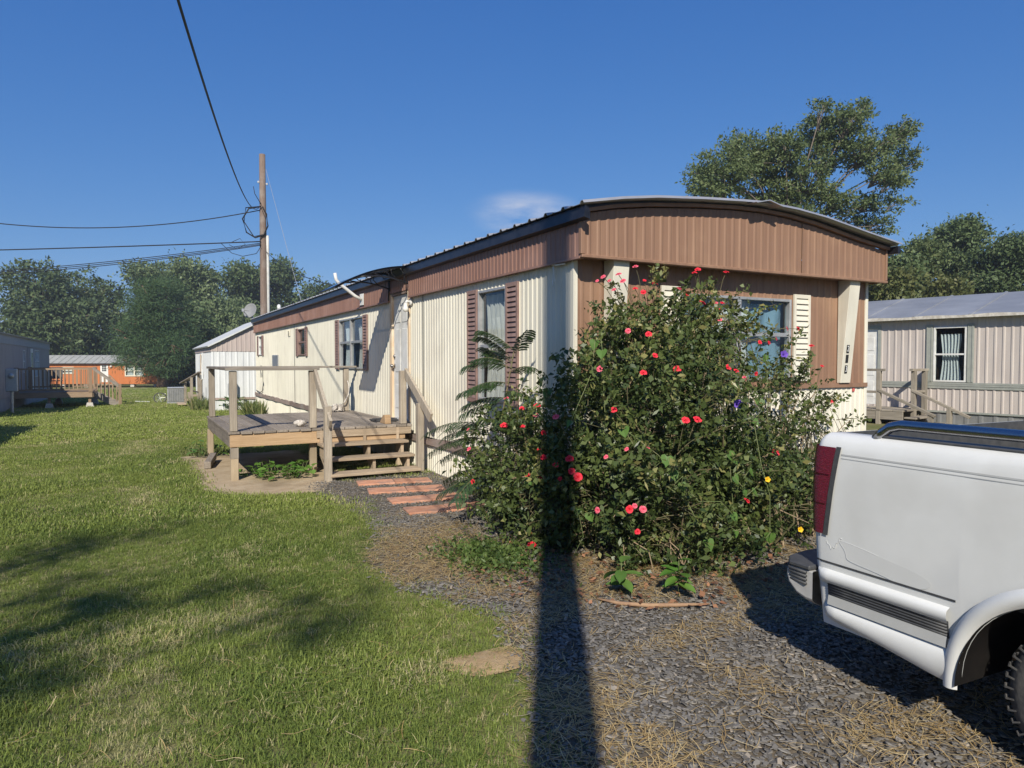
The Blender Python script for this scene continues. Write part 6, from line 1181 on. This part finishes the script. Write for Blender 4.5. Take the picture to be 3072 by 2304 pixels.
sz = (.0055 + .012 * rng.random(n) ** 1.9) * np.where(y > 6.4, .7, 1); rot = np.stack([rng.normal(size=n) * .22, rng.normal(size=n) * .22, rng.random(n) * 6.283], 1)
scatter('slate_chips', np.stack([x, y, .008 + rng.random(n) * .010], 1), rot, np.stack([sz] * 3, 1), chips, np.clip(rng.normal(.45, .27, n), 0, 1), 'loose dark slate chips covering the drive and path', 'gravel')
# straw and pine needles
def straw(seed):
    r_ = random.Random(seed); k = r_.uniform(-.09, .09); pts = [(-.5 + i / 5, k * math.sin(i / 5 * math.pi), .03 * math.sin(i * 1.3 + seed) + .02) for i in range(6)]; V = []
    for (x0, y0, z0_), (x1, y1, z1_) in zip(pts[:-1], pts[1:]): V += [(x0, y0 - .012, z0_), (x1, y1 - .012, z1_), (x1, y1 + .012, z1_), (x0, y0 + .012, z0_)]
    return np_mesh('straw', V, 4)
m_straw = tintmat('straw', (.34, .22, .09), (.58, .43, .20), .15, .7, atype='INSTANCER', cd=(.66, .55, .33), spec=.2)
x, y = drive_pts(.6, 6.5, .3, 8.6, 2600); s_ = STRAW(x, y); ok = rng.random(len(x)) < np.clip((s_ - .42) * 3.4, .03, 1); x, y = x[ok], y[ok]; n = len(x); sz = rng.uniform(.05, .13, n); rot = np.stack([rng.normal(size=n) * .06, rng.normal(size=n) * .08, rng.random(n) * 6.283], 1)
scatter('dry_straw', np.stack([x, y, .018 + rng.random(n) * .014], 1), rot, np.stack([sz, sz, sz * .5], 1), [(straw(k), m_straw) for k in range(6)], None, 'dry straw and pine needles strewn over the slate', 'straw')
x, y = lawn_pts(-2, 2, 1, 5, 60); n = len(x); sz = rng.uniform(.05, .12, n); scatter('dry_clippings', np.stack([x, y, .02 + .02 * rng.random(n)], 1), np.stack([rng.normal(size=n) * .2, rng.normal(size=n) * .3, rng.random(n) * 6.283], 1), np.stack([sz, sz, sz], 1), [(straw(k), m_straw) for k in range(20, 24)], None, 'pale dry clippings lying on the lawn', 'clippings')
# brown leaf litter under the roses
a = rng.random(700) * 6.283; lx_ = 3.3 + 1.3 * np.sqrt(rng.random(700)) * np.cos(a); ly_ = 4.2 + 1.15 * np.sqrt(rng.random(700)) * np.sin(a); q = leaves(np.stack([lx_, ly_, np.full(700, .03) + rng.random(700) * .015], 1), .045, .028, 2.5); me = np_mesh('leaf_litter', q.reshape(-1, 3), 4, {'tint': rng.random(700)}); tag(link('leaf_litter', me, tintmat('litter', (.12, .055, .03), (.34, .17, .09), .1, .8)), 'brown dead leaves littering the ground under the roses', 'leaf litter', kind='stuff')

# ---------------------------------------------------------------- thin summer air
mb = MB(); mb.box(-402, 402, -302, 502, -2.9, 17.5)
hm = bpy.data.materials.new('haze_air'); hm.use_nodes = True; ht = hm.node_tree; ht.nodes.remove(ht.nodes['Principled BSDF'])
pv = ht.nodes.new('ShaderNodeVolumePrincipled'); pv.inputs['Density'].default_value = .0008; pv.inputs['Color'].default_value = (.86, .92, 1, 1); pv.inputs['Anisotropy'].default_value = .2
ht.links.new(pv.outputs[0], ht.nodes['Material Output'].inputs['Volume'])
hz = link('haze', mb.mesh('haze'), hm); tag(hz, 'thin pale haze filling the air over the lots', 'haze', kind='stuff')
